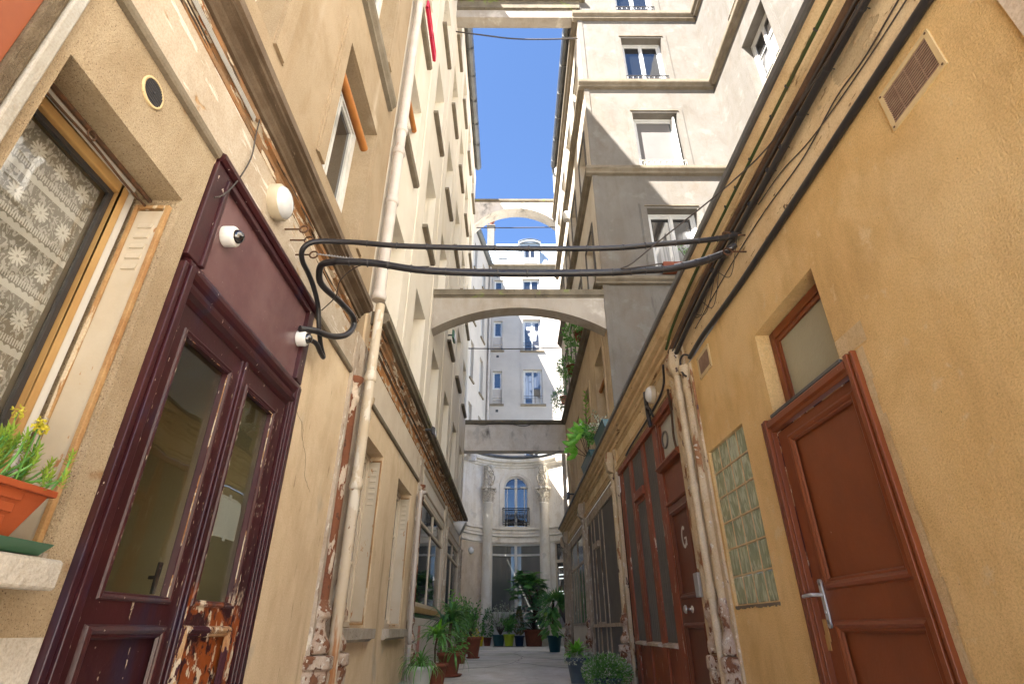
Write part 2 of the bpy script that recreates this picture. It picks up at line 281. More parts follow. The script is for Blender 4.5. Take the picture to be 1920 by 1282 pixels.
def lace():
    m = bpy.data.materials.new('lace'); m.use_nodes = True; MATS['lace'] = m
    nt = m.node_tree; p = nt.nodes['Principled BSDF']
    g = _n(nt, 'ShaderNodeNewGeometry').outputs['Position']
    sx = _n(nt, 'ShaderNodeSeparateXYZ'); nt.links.new(g, sx.inputs[0]); y = sx.outputs[1]; z = sx.outputs[2]
    zr = math_(nt, 'FRACT', math_(nt, 'MULTIPLY', z, 1/.20))          # rows 20 cm
    yr = math_(nt, 'FRACT', math_(nt, 'MULTIPLY', y, 1/.115))
    # flower: petals around the cell centre
    dy = math_(nt, 'MULTIPLY', math_(nt, 'SUBTRACT', yr, .5), .115); dz = math_(nt, 'MULTIPLY', math_(nt, 'SUBTRACT', zr, .62), .20)
    r = math_(nt, 'SQRT', math_(nt, 'ADD', math_(nt, 'MULTIPLY', dy, dy), math_(nt, 'MULTIPLY', dz, dz)))
    a = math_(nt, 'ARCTAN2', dz, dy)
    pet = math_(nt, 'ADD', .013, math_(nt, 'MULTIPLY', math_(nt, 'ABSOLUTE', math_(nt, 'COSINE', math_(nt, 'MULTIPLY', a, 5.5))), .024))
    fl = math_(nt, 'LESS_THAN', r, pet); core = math_(nt, 'LESS_THAN', r, .006)
    fl = math_(nt, 'SUBTRACT', fl, math_(nt, 'MULTIPLY', core, .8))
    # leaf sprays between flowers
    lf = math_(nt, 'GREATER_THAN', noise(nt, g, 46, 2, .5, (1, 1, .55), 1.8), .53)
    lf = math_(nt, 'MULTIPLY', lf, math_(nt, 'GREATER_THAN', zr, .22))
    # scalloped striped border
    sc = math_(nt, 'ADD', .10, math_(nt, 'MULTIPLY', math_(nt, 'ABSOLUTE', math_(nt, 'SINE', math_(nt, 'MULTIPLY', y, 110))), .05))
    bd = math_(nt, 'LESS_THAN', zr, sc); st = math_(nt, 'GREATER_THAN', math_(nt, 'SINE', math_(nt, 'MULTIPLY', y, 620)), .0)
    bd2 = math_(nt, 'MULTIPLY', math_(nt, 'MULTIPLY', math_(nt, 'LESS_THAN', zr, .30), math_(nt, 'GREATER_THAN', zr, .17)), st)
    tot = math_(nt, 'MAXIMUM', math_(nt, 'MAXIMUM', fl, math_(nt, 'MULTIPLY', lf, .55)), math_(nt, 'MAXIMUM', math_(nt, 'MULTIPLY', bd, .8), math_(nt, 'MULTIPLY', bd2, .8)))
    nt.links.new(mixc(nt, tot, (.20, .185, .155), (.60, .59, .55)), p.inputs['Base Color']); p.inputs['Roughness'].default_value = .9
lace()
def emis(name, c, s):
    m = bpy.data.materials.new(name); m.use_nodes = True; MATS[name] = m
    p = m.node_tree.nodes['Principled BSDF']; p.inputs['Emission Color'].default_value = c4(c); p.inputs['Emission Strength'].default_value = s
emis('lamp_tube', (.9, 1, .95), .16)
def glassblock():
    m = bpy.data.materials.new('glass_block'); m.use_nodes = True; MATS['glass_block'] = m
    nt = m.node_tree; p = nt.nodes['Principled BSDF']
    g = _n(nt, 'ShaderNodeNewGeometry').outputs['Position']
    f = rng(nt, noise(nt, g, 9, 2, .5, (1, 1.3, .45), 2.5), .45, .60)
    nt.links.new(mixc(nt, f, (.22, .27, .17), (.44, .49, .36)), p.inputs['Base Color'])
    p.inputs['Roughness'].default_value = .12; p.inputs['Specular IOR Level'].default_value = .9
    b = _n(nt, 'ShaderNodeBump'); b.inputs['Distance'].default_value = .02; b.inputs['Strength'].default_value = .9
    nt.links.new(noise(nt, g, 13, 1, .4, (1, 1.3, .35), 2.2), b.inputs['Height']); nt.links.new(b.outputs[0], p.inputs['Normal'])
glassblock()

# ------------------------------------------------------------ mesh helpers
class Fr:                                   # a wall frame: s along the wall, z up, d outwards
    def __init__(s, o, S, N): s.o = Vector(o); s.S = Vector(S); s.N = Vector(N); s.seg = None
    def p(s, a, z, d=0): return s.o + s.S*a + s.N*d + Vector((0, 0, z))
    def n(s, a): return s.N
class Arc(Fr):                              # concave wall: s is arc length from the middle
    def __init__(s, cx, cy, r): s.c = Vector((cx, cy, 0)); s.r = r; s.seg = .22
    def p(s, a, z, d=0):
        t = a/s.r; r = s.r-d; return s.c + Vector((math.sin(t)*r, math.cos(t)*r, z))
    def n(s, a): return -Vector((math.sin(a/s.r), math.cos(a/s.r), 0))
class MB:
    def __init__(s): s.v = []; s.f = []; s.sm = []
    def add(s, vs, fs, smooth=False):
        k = len(s.v); s.v += [Vector(v) for v in vs]
        for f in fs: s.f.append([i+k for i in f]); s.sm.append(smooth)
    def quad(s, a, b, c, d): s.add([a, b, c, d], [(0, 1, 2, 3)])
    def box(s, fr, s0, s1, z0, z1, d0, d1):
        n = 1 if not fr.seg else max(1, int(math.ceil(abs(s1-s0)/fr.seg)))
        vs = []; fs = []
        for i in range(n+1):
            a = s0+(s1-s0)*i/n
            vs += [fr.p(a, z0, d0), fr.p(a, z1, d0), fr.p(a, z1, d1), fr.p(a, z0, d1)]
        for i in range(n):
            k = 4*i
            for j in range(4): fs.append((k+j, k+(j+1) % 4, k+4+(j+1) % 4, k+4+j))
        fs += [(3, 2, 1, 0), (4*n, 4*n+1, 4*n+2, 4*n+3)]
        s.add(vs, fs); return s
    def cube(s, x0, x1, y0, y1, z0, z1): return s.box(Fr((0, 0, 0), (1, 0, 0), (0, 1, 0)), x0, x1, z0, z1, y0, y1)
    def prof(s, fr, pts, s0, s1):           # pts: closed outline of (d, z)
        n = 1 if not fr.seg else max(1, int(math.ceil(abs(s1-s0)/fr.seg)))
        m = len(pts); vs = []; fs = []
        for i in range(n+1):
            a = s0+(s1-s0)*i/n; vs += [fr.p(a, z, d) for d, z in pts]
        for i in range(n):
            for j in range(m): fs.append((i*m+j, i*m+(j+1) % m, (i+1)*m+(j+1) % m, (i+1)*m+j))
        fs += [tuple(range(m))[::-1], tuple(n*m+j for j in range(m))]
        s.add(vs, fs); return s
    def wall(s, fr, s0, s1, z0, z1, holes=(), d=0, rev=True):
        S = sorted({s0, s1, *[min(max(h[i], s0), s1) for h in holes for i in (0, 1)]})
        Z = sorted({z0, z1, *[min(max(h[i], z0), z1) for h in holes for i in (2, 3)]})
        if fr.seg:
            T = []
            for a, b in zip(S, S[1:]):
                n = max(1, int(math.ceil((b-a)/fr.seg))); T += [a+(b-a)*i/n for i in range(n)]
            S = T+[S[-1]]
        for a, b in zip(S, S[1:]):
            for c, e in zip(Z, Z[1:]):
                ms, mz = (a+b)/2, (c+e)/2
                if any(h[0] < ms < h[1] and h[2] < mz < h[3] for h in holes): continue
                s.quad(fr.p(a, c, d), fr.p(b, c, d), fr.p(b, e, d), fr.p(a, e, d))
        if rev:
            for h in holes:
                a, b, c, e, q = h[:5]; q = d-q
                s.quad(fr.p(a, c, d), fr.p(a, e, d), fr.p(a, e, q), fr.p(a, c, q))
                s.quad(fr.p(b, c, d), fr.p(b, e, d), fr.p(b, e, q), fr.p(b, c, q))
                n = 1 if not fr.seg else max(1, int(math.ceil((b-a)/fr.seg)))
                for i in range(n):
                    x0 = a+(b-a)*i/n; x1 = a+(b-a)*(i+1)/n
                    s.quad(fr.p(x0, e, d), fr.p(x1, e, d), fr.p(x1, e, q), fr.p(x0, e, q))
                    s.quad(fr.p(x0, c, d), fr.p(x1, c, d), fr.p(x1, c, q), fr.p(x0, c, q))
        return s
    def frame(s, fr, s0, s1, z0, z1, w, d0, d1, bottom=True, wt=None):
        wt = wt or w
        s.box(fr, s0, s0+w, z0, z1, d0, d1); s.box(fr, s1-w, s1, z0, z1, d0, d1)
        s.box(fr, s0+w, s1-w, z1-wt, z1, d0, d1)
        if bottom: s.box(fr, s0+w, s1-w, z0, z0+wt, d0, d1)
        return s
    def mould(s, fr, s0, s1, z0, z1, w, d, h):     # picture-frame moulding, rounded profile, mitred
        pr = [(0, 0), (.15, .7), (.4, 1), (.6, .75), (.7, .45), (.85, .5), (1, 0)]
        rings = []
        for t, hh in pr:
            o = t*w; rings.append([fr.p(a, z, d+hh*h) for a, z in ((s0+o, z0+o), (s1-o, z0+o), (s1-o, z1-o), (s0+o, z1-o))])
        vs = [v for r in rings for v in r]; fs = []
        for i in range(len(pr)-1):
            for j in range(4): fs.append((4*i+j, 4*i+(j+1) % 4, 4*i+4+(j+1) % 4, 4*i+4+j))
        s.add(vs, fs); return s
    def tube(s, pts, r, n=8, caps=True, curve=0, taper=None):
        P = [Vector(p) for p in pts]
        if curve and len(P) > 2:
            Q = []
            for i in range(len(P)-1):
                a = P[i-1] if i else P[i]*2-P[i+1]; b = P[i]; c = P[i+1]; e = P[i+2] if i+2 < len(P) else P[i+1]*2-P[i]
                for k in range(curve):
                    t = k/curve
                    Q.append(.5*((2*b)+(c-a)*t+(2*a-5*b+4*c-e)*t*t+(3*b-a-3*c+e)*t**3))
            P = Q+[P[-1]]
        vs = []; fs = []; up = None; m = len(P)
        for i in range(m):
            t = (P[min(i+1, m-1)]-P[max(i-1, 0)])
            if t.length < 1e-7: t = Vector((0, 0, 1))
            t.normalize()
            if up is None: up = t.orthogonal().normalized()
            else:
                up = up-t*up.dot(t); up = up.normalized() if up.length > 1e-6 else t.orthogonal().normalized()
            q = t.cross(up); rr = r if taper is None else r+(taper-r)*i/(m-1)
            vs += [P[i]+(up*math.cos(2*math.pi*k/n)+q*math.sin(2*math.pi*k/n))*rr for k in range(n)]
        for i in range(m-1):
            for k in range(n): fs.append((i*n+k, i*n+(k+1) % n, (i+1)*n+(k+1) % n, (i+1)*n+k))
        s.add(vs, fs, n > 5)
        if caps: s.add(vs[:n], [tuple(range(n))]); s.add(vs[-n:], [tuple(range(n))])
        return s
    def lathe(s, c, pr, n=16, axis=None, smooth=True, rot=0, sx=1):   # pr: (r, h) along axis
        c = Vector(c); ax = Vector(axis or (0, 0, 1)).normalized(); u = ax.orthogonal().normalized() if axis else Vector((1, 0, 0)); q = ax.cross(u)
        vs = []; fs = []
        for r, h in pr:
            for k in range(n):
                a = 2*math.pi*(k+rot)/n; vs.append(c+ax*h+(u*math.cos(a)*sx+q*math.sin(a))*max(r, 1e-4))
        for i in range(len(pr)-1):
            for k in range(n): fs.append((i*n+k, i*n+(k+1) % n, (i+1)*n+(k+1) % n, (i+1)*n+k))
        s.add(vs, fs, smooth); s.add(vs[:n], [tuple(range(n))]); s.add(vs[-n:], [tuple(range(n))]); return s
    def strap(s, b, az, el, L, w, droop, n=6, fold=.25, twist=0):      # arching blade leaf
        b = Vector(b); h = Vector((math.cos(az), math.sin(az), 0)); side = Vector((-math.sin(az), math.cos(az), 0))
        P = []; p = b.copy(); e = el
        for i in range(n+1):
            P.append((p.copy(), e)); p = p+(h*math.cos(e)+Vector((0, 0, math.sin(e))))*(L/n); e -= droop/n
        vs = []; fs = []
        for i, (p, e) in enumerate(P):
            t = i/n; ww = w*(min(1, .45+2*t) if t < .35 else (1-((t-.35)/.65)**1.6))*.5+.0008
            nn = h*(-math.sin(e))+Vector((0, 0, math.cos(e)))
            vs += [p-side*ww+nn*ww*fold, p, p+side*ww+nn*ww*fold]
        for i in range(n):
            k = 3*i; fs += [(k, k+1, k+4, k+3), (k+1, k+2, k+5, k+4)]
        s.add(vs, fs, True)
    def leaf(s, p, d, nrm, L, w):                                    # pointed oval leaf
        p = Vector(p); d = Vector(d).normalized(); q = d.cross(Vector(nrm))
        if q.length < 1e-4: q = d.orthogonal()
        q.normalize(); u = q.cross(d)
        s.add([p, p+d*L*.35+q*w*.5+u*w*.12, p+d*L*.75+q*w*.36, p+d*L-u*w*.1, p+d*L*.75-q*w*.36, p+d*L*.35-q*w*.5+u*w*.12, p+d*L*.45],
              [(0, 6, 1), (1, 6, 2), (2, 6, 3), (3, 6, 4), (4, 6, 5), (5, 6, 0)])
def rv(a, b): return random.uniform(a, b)
def rdir():
    v = Vector((random.gauss(0, 1), random.gauss(0, 1), random.gauss(0, 1))); return v.normalized()
def wloc(o):
    v = Vector((0, 0, 0))
    while o: v += o.location; o = o.parent
    return v
def part(name, mb, m, parent=None, label=None, bevel=0, kind=None, base=None):
    me = bpy.data.meshes.new(name)
    off = wloc(parent) if parent else (Vector(base) if base else Vector((0, 0, 0)))
    me.from_pydata([v-off for v in mb.v], [], mb.f)
    me.polygons.foreach_set('use_smooth', mb.sm)
    b = bmesh.new(); b.from_mesh(me); bmesh.ops.remove_doubles(b, verts=b.verts, dist=1e-5) if not any(mb.sm) else None
    bmesh.ops.recalc_face_normals(b, faces=b.faces); b.to_mesh(me); b.free()
    me.materials.append(MATS[m]); me.update()
    o = bpy.data.objects.new(name, me); COL.objects.link(o)
    if parent: o.parent = parent
    elif base: o.location = base
    if label: o['label'] = label
    if kind: o['kind'] = kind
    if bevel:
        x = o.modifiers.new('bevel', 'BEVEL'); x.width = bevel; x.segments = 2; x.limit_method = 'ANGLE'; x.angle_limit = R(40)
    return o
def thing(name, label, cat, loc=(0, 0, 0), group=None):
    o = bpy.data.objects.new(name, None); COL.objects.link(o); o.location = loc; o.empty_display_size = .2
    o['label'] = label; o['category'] = cat
    if group: o['group'] = group
    return o
def tag(o, label, cat, group=None):
    o['label'] = label; o['category'] = cat
    if group: o['group'] = group
    return o
def single(name, mb, m, label, cat, group=None, bevel=0, base=None):
    if base is None:
        xs = [v.x for v in mb.v]; ys = [v.y for v in mb.v]; zs = [v.z for v in mb.v]
        base = ((min(xs)+max(xs))/2, (min(ys)+max(ys))/2, min(zs))
    return tag(part(name, mb, m, None, None, bevel, None, base), label, cat, group)

FL = Fr((-1.5, 0, 0), (0, 1, 0), (1, 0, 0))      # left alley wall, s = y
FRt = Fr((1.6, 0, 0), (0, 1, 0), (-1, 0, 0))     # right low wall
FD = Fr((0, 8.8, 0), (1, 0, 0), (0, -1, 0))      # white facade facing the camera, s = x
FA = Fr((1.8, 0, 0), (0, 1, 0), (-1, 0, 0))      # white building, alley side
FS = Fr((5.0, 0, 0), (0, 1, 0), (-1, 0, 0))      # white building, side court wall
def gz(y): return 0 if y < 2 else (.4 if y > 10 else .4*(y-2)/8)

# ------------------------------------------------------------ ground
g = MB()
YS = [-30, 0, 1, 2, 3, 4, 5, 6, 7, 8, 9, 10, 12, 16, 20, 25, 40, 200]
for a, b in zip(YS, YS[1:]):
    g.quad((-100, a, gz(a)), (100, a, gz(a)), (100, b, gz(b)), (-100, b, gz(b)))
o = part('ground', g, 'ground', kind='structure')

m = MB(); m.cube(-14, 4.98, -16, -2.6, .004, .03); part('bounce_slab', m, 'bounce_pale', kind='structure')   # unseen pale slab behind the camera, added to bounce sunlight into the alley
# ------------------------------------------------------------ shared builders
def window(fr, a, b, c, e, q, par, fm='white_paint', pane='pane_dark', fw=.06, sashes=2, bar=None, sill=None, sm='sill_stone', rail=None, name='window'):
    """frame set at depth q inside the opening a..b, c..e; pane, sill and railing are its sub-parts"""
    m = MB(); m.frame(fr, a, b, c, e, fw, -q, -q+.05)
    ws = (b-a-2*fw)/sashes; sw = .045
    for i in range(sashes):
        x = a+fw+i*ws; m.frame(fr, x+.003, x+ws-.003, c+fw+.003, e-fw-.003, sw, -q+.006, -q+.035)
        if bar:
            for t in bar: z = c+fw+(e-c-2*fw)*t; m.box(fr, x+sw, x+ws-sw, z-.012, z+.012, -q+.008, -q+.03)
    if sashes == 2: m.box(fr, (a+b)/2-.02, (a+b)/2+.02, c+fw, e-fw, -q+.036, -q+.05)
    w = part(name, m, fm, par)
    p = MB(); p.box(fr, a+fw+.01, b-fw-.01, c+fw+.01, e-fw-.01, -q+.008, -q+.014); part('pane', p, pane, w)
    if sill:
        s = MB(); s.prof(fr, [(-q, c-.004), (-q, c-sill[1]), (sill[0]-.02, c-sill[1]), (sill[0], c-sill[1]+.03), (sill[0], c-.012)], a-sill[2], b+sill[2]); part('sill', s, sm, w)
    if rail: rail(fr, a, b, c, w)
    return w
def ornate_rail(h, m='metal_dark', dep=-.03):
    def f(fr, a, b, c, w):
        r = MB(); t = .013
        r.tube([fr.p(a, c+h, dep), fr.p(b, c+h, dep)], t, 6); r.tube([fr.p(a, c+.03, dep), fr.p(b, c+.03, dep)], t, 6)
        n = max(4, int((b-a)/.12)); st = (b-a)/n
        for i in range(n):
            x = a+st*(i+.5)
            pts = [fr.p(x+math.cos(k*.6)*(st*.42-k*st*.02), c+.03+(h-.03)/2+math.sin(k*.6)*((h-.03)*.45-k*.004), dep) for k in range(14)]
            r.tube(pts, .009, 4)
        for i in range(n+1): r.tube([fr.p(a+st*i, c+.03, dep), fr.p(a+st*i, c+h, dep)], .006, 4)
        part('railing', r, m, w)
    return f
def plain_rail(hs, m='wire', dep=-.03):
    def f(fr, a, b, c, w):
        r = MB()
        for h in hs: r.tube([fr.p(a, c+h, dep), fr.p(b, c+h, dep)], .012, 5)
        part('railing', r, m, w)
    return f
def trim(fr, a, b, c, e, w, d, m, par, bottom=False):
    t = MB(); t.frame(fr, a-w, b+w, c, e+w, w-.006, -.02, d, bottom)
    t.frame(fr, a-w-.022, b+w+.022, c, e+w+.022, .021, -.02, d*.5, bottom)
    part('trim', t, m, par)
def band(fr, s0, s1, z, p, h, m, par, name='ledge'):
    b = MB(); b.prof(fr, [(-.02, z), (p*.55, z+h*.08), (p*.6, z+h*.3), (p*.95, z+h*.5), (p, z+h*.62), (p, z+h*.9), (-.02, z+h*1.08)], s0, s1)
    part(name, b, m, par)
PED = [(.050, 1.16), (.050, 1.12), (.066, 1.10), (.072, 1.065), (.066, 1.035), (.052, 1.02), (.046, 1.00), (.046, .95), (.056, .92), (.062, .90), (.080, .875), (.088, .84), (.080, .80), (.064, .79)]
def colonette(fr, s, par, m, mw, ztop=3.05, zb=0, r=.048, k=1.0):
    c = MB(); c.lathe(fr.p(s, 0, .03), [(r, 1.14), (r*.95, ztop-.25), (r*1.3, ztop-.22), (r*1.3, ztop-.19), (r*.9, ztop-.17), (r*.95, ztop-.08), (r*1.5, ztop-.04), (r*1.6, ztop)], 14)
    o = part('colonette', c, m, par)
    q = MB(); q.lathe(fr.p(s, 0, .03), [(x*k, z) for x, z in PED], 14)
    q.lathe(fr.p(s, 0, .03), [(.10*k, .785), (.118*k, .775), (.120*k, .70), (.10*k, .685), (.108*k, .66), (.104*k, .56), (.088*k, .53), (.078*k, .50), (.092*k, .47), (.092*k, zb)], 8, rot=.5, smooth=False)
    part('pedestal', q, mw, o, bevel=.006)
    return o
def strip(fr, s0, s1, z0, z1, d, m, par, name='pilaster'):
    b = MB(); b.box(fr, s0, s1, z0, z1, -.02, d); return part(name, b, m, par, bevel=.005)

# ------------------------------------------------------------ LEFT, near: ochre house with the aubergine door
hA = thing('ochre_house', 'weathered ochre house on the left with a dark purple double door and lace-curtained window', 'house', (-1.5, 1.5, 0))
DA0, DA1 = 1.98, 3.50
m = MB(); m.wall(FL, 1.105, DA0, 0, 3.5, [(1.16, 1.87, 1.14, 2.68, .24)]); part('wall', m, 'render_left_rough', hA, 'rough ochre render around the lace-curtained window')
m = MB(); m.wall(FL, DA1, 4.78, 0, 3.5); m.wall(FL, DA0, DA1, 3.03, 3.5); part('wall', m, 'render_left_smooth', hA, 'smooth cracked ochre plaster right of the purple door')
m = MB()
zrow = [(4.2, 5.75), (7.02, 8.57), (9.84, 11.4), (12.7, 14.25), (15.5, 17.05)]
m.wall(FL, -2.4, 4.78, 3.5, 6.1, [(1.05, 2.10, 4.2, 5.75, .25), (3.11, 4.16, 4.2, 5.75, .25)])
m.wall(FL, -2.4, 4.78, 6.1, 18, [(3.11, 4.16, a, b, .25) for a, b in zrow[1:]])
m.wall(FL, -2.4, .3, 0, 3.5)
m.quad((-1.5, -2.4, 0), (-9, -2.4, 0), (-9, -2.4, 18), (-1.5, -2.4, 18)); m.quad((-9, -2.4, 0), (-9, 4.78, 0), (-9, 4.78, 18), (-9, -2.4, 18))
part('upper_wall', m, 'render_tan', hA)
m = MB(); m.cube(-9, -1.52, -2.4, 4.77, 17.8, 18); part('roof', m, 'zinc_dark', hA)
band(FL, -2.4, 4.48, 6.52, .09, .18, 'ledge', hA)
for k, (a, b) in enumerate(zrow):
    window(FL, 3.11, 4.16, a, b, .25, hA, 'white_paint', 'pane_curtain' if k else 'pane_dark', .07)
    trim(FL, 3.11, 4.16, a, b, .14, .025, 'render_tan', hA)
window(FL, 1.05, 2.10, 4.2, 5.75, .25, hA, 'white_paint', 'pane_dark', .07); trim(FL, 1.05, 2.10, 4.2, 5.75, .14, .025, 'render_tan', hA)
# ledge moulding over the ground floor, whitened fascia, peeling frieze, cornice
m = MB(); m.prof(FL, [(0, 3.055), (.022, 3.06), (.028, 3.075), (.028, 3.10), (.012, 3.11), (0, 3.11)], .3, 1.975); part('ledge', m, 'ledge', hA); m = MB(); m.prof(FL, [(0, 3.055), (.022, 3.06), (.028, 3.075), (.028, 3.10), (.012, 3.11), (0, 3.11)], 3.525, 4.56)
part('ledge', m, 'ledge', hA)
m = MB(); m.box(FL, .3, 4.55, 3.112, 3.47, 0, .012); part('fascia', m, 'fascia_left', hA)
m = MB(); m.prof(FL, [(.0, 3.44), (.018, 3.445), (.022, 3.47), (.014, 3.48), (.014, 3.53), (.04, 3.54), (.044, 3.565), (.03, 3.575), (.03, 3.60), (0, 3.60)], .3, 4.46); part('frieze', m, 'timber_peeling', hA)
m = MB(); m.prof(FL, [(0, 3.602), (.05, 3.602), (.055, 3.625), (.075, 3.64), (.08, 3.655), (.135, 3.665), (.14, 3.68), (.16, 3.685), (.16, 3.74), (.148, 3.752), (0, 3.78)], .3, 4.48); part('cornice', m, 'cornice_brown', hA)
# near end: white post, rough strip, orange shutter
m = MB(); m.box(FL, 1.062, 1.104, 0, 3.44, -.02, .03); part('post', m, 'post_grey', hA, bevel=.006)
m = MB(); m.box(FL, 1.012, 1.060, 0, 3.44, -.02, .02); part('corner_strip', m, 'roughcast_grey', hA, bevel=.008)
m = MB(); m.box(FL, .3, 1.01, 0, 3.44, -.02, .002); part('wooden_panel', m, 'orange_wood', hA)
# whitened block below the sill and stone sill
m = MB(); m.box(FL, 1.12, 1.975, 0, .93, 0, .003); part('plinth', m, 'sill_white', hA)
m = MB(); m.prof(FL, [(-.02, 1.06), (.10, 1.055), (.105, 1.065), (.105, 1.135), (.095, 1.142), (-.24, 1.15), (-.24, 1.06)], 1.0, 1.815); part('sill', m, 'sill_white', hA, bevel=.006)
# window with lace
wz0, wz1 = 1.16, 2.66
m = MB(); m.frame(FL, 1.17, 1.80, wz0, wz1, .045, -.24, -.19)
w = part('window', m, 'ochre_wood', hA, bevel=.006)
m = MB(); m.frame(FL, 1.216, 1.754, wz0+.046, wz1-.046, .020, -.235, -.215); part('sash', m, 'metal_dark', w)
m = MB(); m.box(FL, 1.24, 1.73, wz0+.07, wz1-.07, -.226, -.222); part('pane', m, 'pane_thin', w)
m = MB(); m.box(FL, 1.18, 1.735, wz0+.02, wz1-.06, -.262, -.258); part('lace_curtain', m, 'lace', w)
m = MB(); m.box(FL, 1.80, 1.842, wz0, wz1+.01, -.235, -.20); m.box(FL, 1.17, 1.80, wz1+.001, wz1+.018, -.235, -.17); part('jamb_strip', m, 'white_paint', w)
m = MB(); m.tube([FL.p(1.18, 2.645, -.12), FL.p(1.84, 2.645, -.12)], .010, 8); m.tube([FL.p(1.45+.02*math.cos(t*.7), 2.62+.02*math.sin(t*.7), -.105) for t in range(10)], .004, 5)
m.tube([FL.p(1.18, 2.62, -.135), FL.p(1.3, 2.612, -.13), FL.p(1.5, 2.625, -.135), FL.p(1.7, 2.61, -.13), FL.p(1.84, 2.62, -.135)], .005, 6, curve=4); part('shutter_bar', m, 'iron_rust', w)
m = MB(); m.box(FL, 1.828, 1.838, 1.40, 1.50, -.19, -.17); m.tube([FL.p(1.835, 1.40, -.165), FL.p(1.835, 1.62, -.165)], .009, 6); part('hinge', m, 'sill_stone', w)
# folded shutter in the far reveal (reveal spans d -.20 .. 0)
m = MB(); fr = Fr((-1.5, 1.87, 0), (1, 0, 0), (0, -1, 0))            # s = depth, faces the camera
m.box(fr, -.165, -.045, 1.20, 2.60, .006, .018)
for k in range(5):
    z = 2.50-k*.055; m.prof(fr, [(.018, z), (.026, z+.003), (.020, z+.028), (.018, z+.03)], -.135, -.075)
sh = part('shutter', m, 'shutter_cream', hA)
m = MB(); m.frame(fr, -.185, -.03, 1.17, 2.63, .018, .004, .026); part('shutter_frame', m, 'shutter_edge', sh, bevel=.003)
m = MB(); m.box(fr, -.199, -.001, 1.15, 1.17, .001, .02); part('reveal_base', m, 'sill_stone', sh)
# room behind window and door
m = MB()
for (a, b, z0, z1, dd) in ((1.12, 1.9, 1.0, 2.9, 1.2), (2.0, 3.5, -.1, 3.0, 2.0)):
    P = lambda y, z, d: FL.p(y, z, -d)
    s0 = .30 if a < 1.5 else .16
    m.quad(P(a, z0, dd), P(b, z0, dd), P(b, z1, dd), P(a, z1, dd)); m.quad(P(a, z0, s0), P(a, z0, dd), P(a, z1, dd), P(a, z1, s0)); m.quad(P(b, z0, s0), P(b, z0, dd), P(b, z1, dd), P(b, z1, s0))
    m.quad(P(a, z0, s0), P(b, z0, s0), P(b, z0, dd), P(a, z0, dd)); m.quad(P(a, z1, s0), P(b, z1, s0), P(b, z1, dd), P(a, z1, dd))
part('room', m, 'interior_beige', hA)

# door ------------------------------------------------------
m = MB()
for (a, b) in ((1.982, 2.108), (3.392, 3.498)):
    sgn = 1 if a < 2.5 else -1; i0, o0 = (b, a) if sgn == 1 else (a, b)
    W = abs(b-a)
    for t0, t1, d in ((0, .22, .030), (.22, .30, .012), (.30, .62, .038), (.62, .70, .018), (.70, .88, .008), (.88, 1, -.03)):
        x0 = o0+sgn*W*t0; x1 = o0+sgn*W*t1; m.box(FL, min(x0, x1), max(x0, x1), 0, 2.43, -.10, d)
m.box(FL, 2.108, 3.392, 2.286, 2.43, -.10, -.055)
door = part('door', m, 'aubergine', hA, bevel=.004)
m = MB(); m.prof(FL, [(-.10, 2.29), (-.01, 2.29), (.0, 2.31), (.022, 2.325), (.026, 2.345), (.010, 2.355), (.010, 2.38), (.022, 2.395), (.030, 2.42), (.030, 2.44), (.02, 2.462), (.0, 2.47), (-.10, 2.47)], 2.02, 3.50); part('transom_cornice', m, 'aubergine', door)
m = MB(); m.frame(FL, 1.985, 3.50, 2.472, 3.05, .10, -.08, .020, False, .035); m.frame(FL, 2.085, 3.40, 2.472, 3.014, .03, -.08, .034, False, .02); part('panel_frame', m, 'aubergine', door, bevel=.004)
m = MB(); m.box(FL, 2.11, 3.37, 2.472, 2.995, -.08, .004); part('door_panel', m, 'aubergine_panel', door, 'glossy mauve panel above the door leaves')
m = MB(); m.prof(FL, [(-.05, 3.052), (.03, 3.052), (.045, 3.07), (.045, 3.095), (.02, 3.11), (-.05, 3.11)], 1.985, 3.52); part('head_board', m, 'aubergine', door)
LD = -.012
def leaf_door(a, b, ga, gb, pa, pb, m1, mp, lab=None):
    m = MB(); dd = LD
    m.wall(FL, a, b, .04, 2.285, [(ga, gb, 1.075, 2.16, .035), (pa, pb, .12, .965, .02)], dd)
    m.wall(FL, pa, pb, .12, .965, [], dd-.02, False)
    L = part('door_leaf', m, m1, door, lab)
    return L
leaf_door(2.110, 2.735, 2.205, 2.625, 2.165, 2.665, 'aubergine', 'aubergine', 'dark purple leaf with the long pane, on the left')
leaf_door(2.765, 3.390, 2.860, 3.235, 2.815, 3.290, 'aubergine_flaking', 'aubergine_flaking', 'badly flaking leaf showing orange wood, on the right')
m = MB(); m.mould(FL, 2.160, 2.670, .115, .970, .05, LD, .022); part('panel_moulding', m, 'aubergine', door)
m = MB(); m.mould(FL, 2.810, 3.295, .115, .970, .05, LD, .022); part('panel_moulding', m, 'chipped_cream', door)
m = MB(); m.mould(FL, 2.175, 2.655, 1.05, 2.19, .03, LD, .012); part('glazing_bead', m, 'aubergine', door)
m = MB(); m.frame(FL, 2.198, 2.632, 1.068, 2.167, .009, LD-.003, LD+.0015); part('putty_line', m, 'chipped_cream', door)
m = MB(); m.frame(FL, 2.852, 3.243, 1.067, 2.168, .012, LD-.003, LD+.0015); part('putty_line', m, 'chipped_cream', door)
m = MB(); m.mould(FL, 2.83, 3.265, 1.05, 2.19, .03, LD, .012); part('glazing_bead', m, 'aubergine_flaking', door)
m = MB(); m.box(FL, 2.722, 2.778, .04, 2.285, LD-.04, LD+.012); m.box(FL, 2.738, 2.762, .04, 2.285, LD+.012, LD+.026); part('astragal', m, 'aubergine', door, bevel=.005)
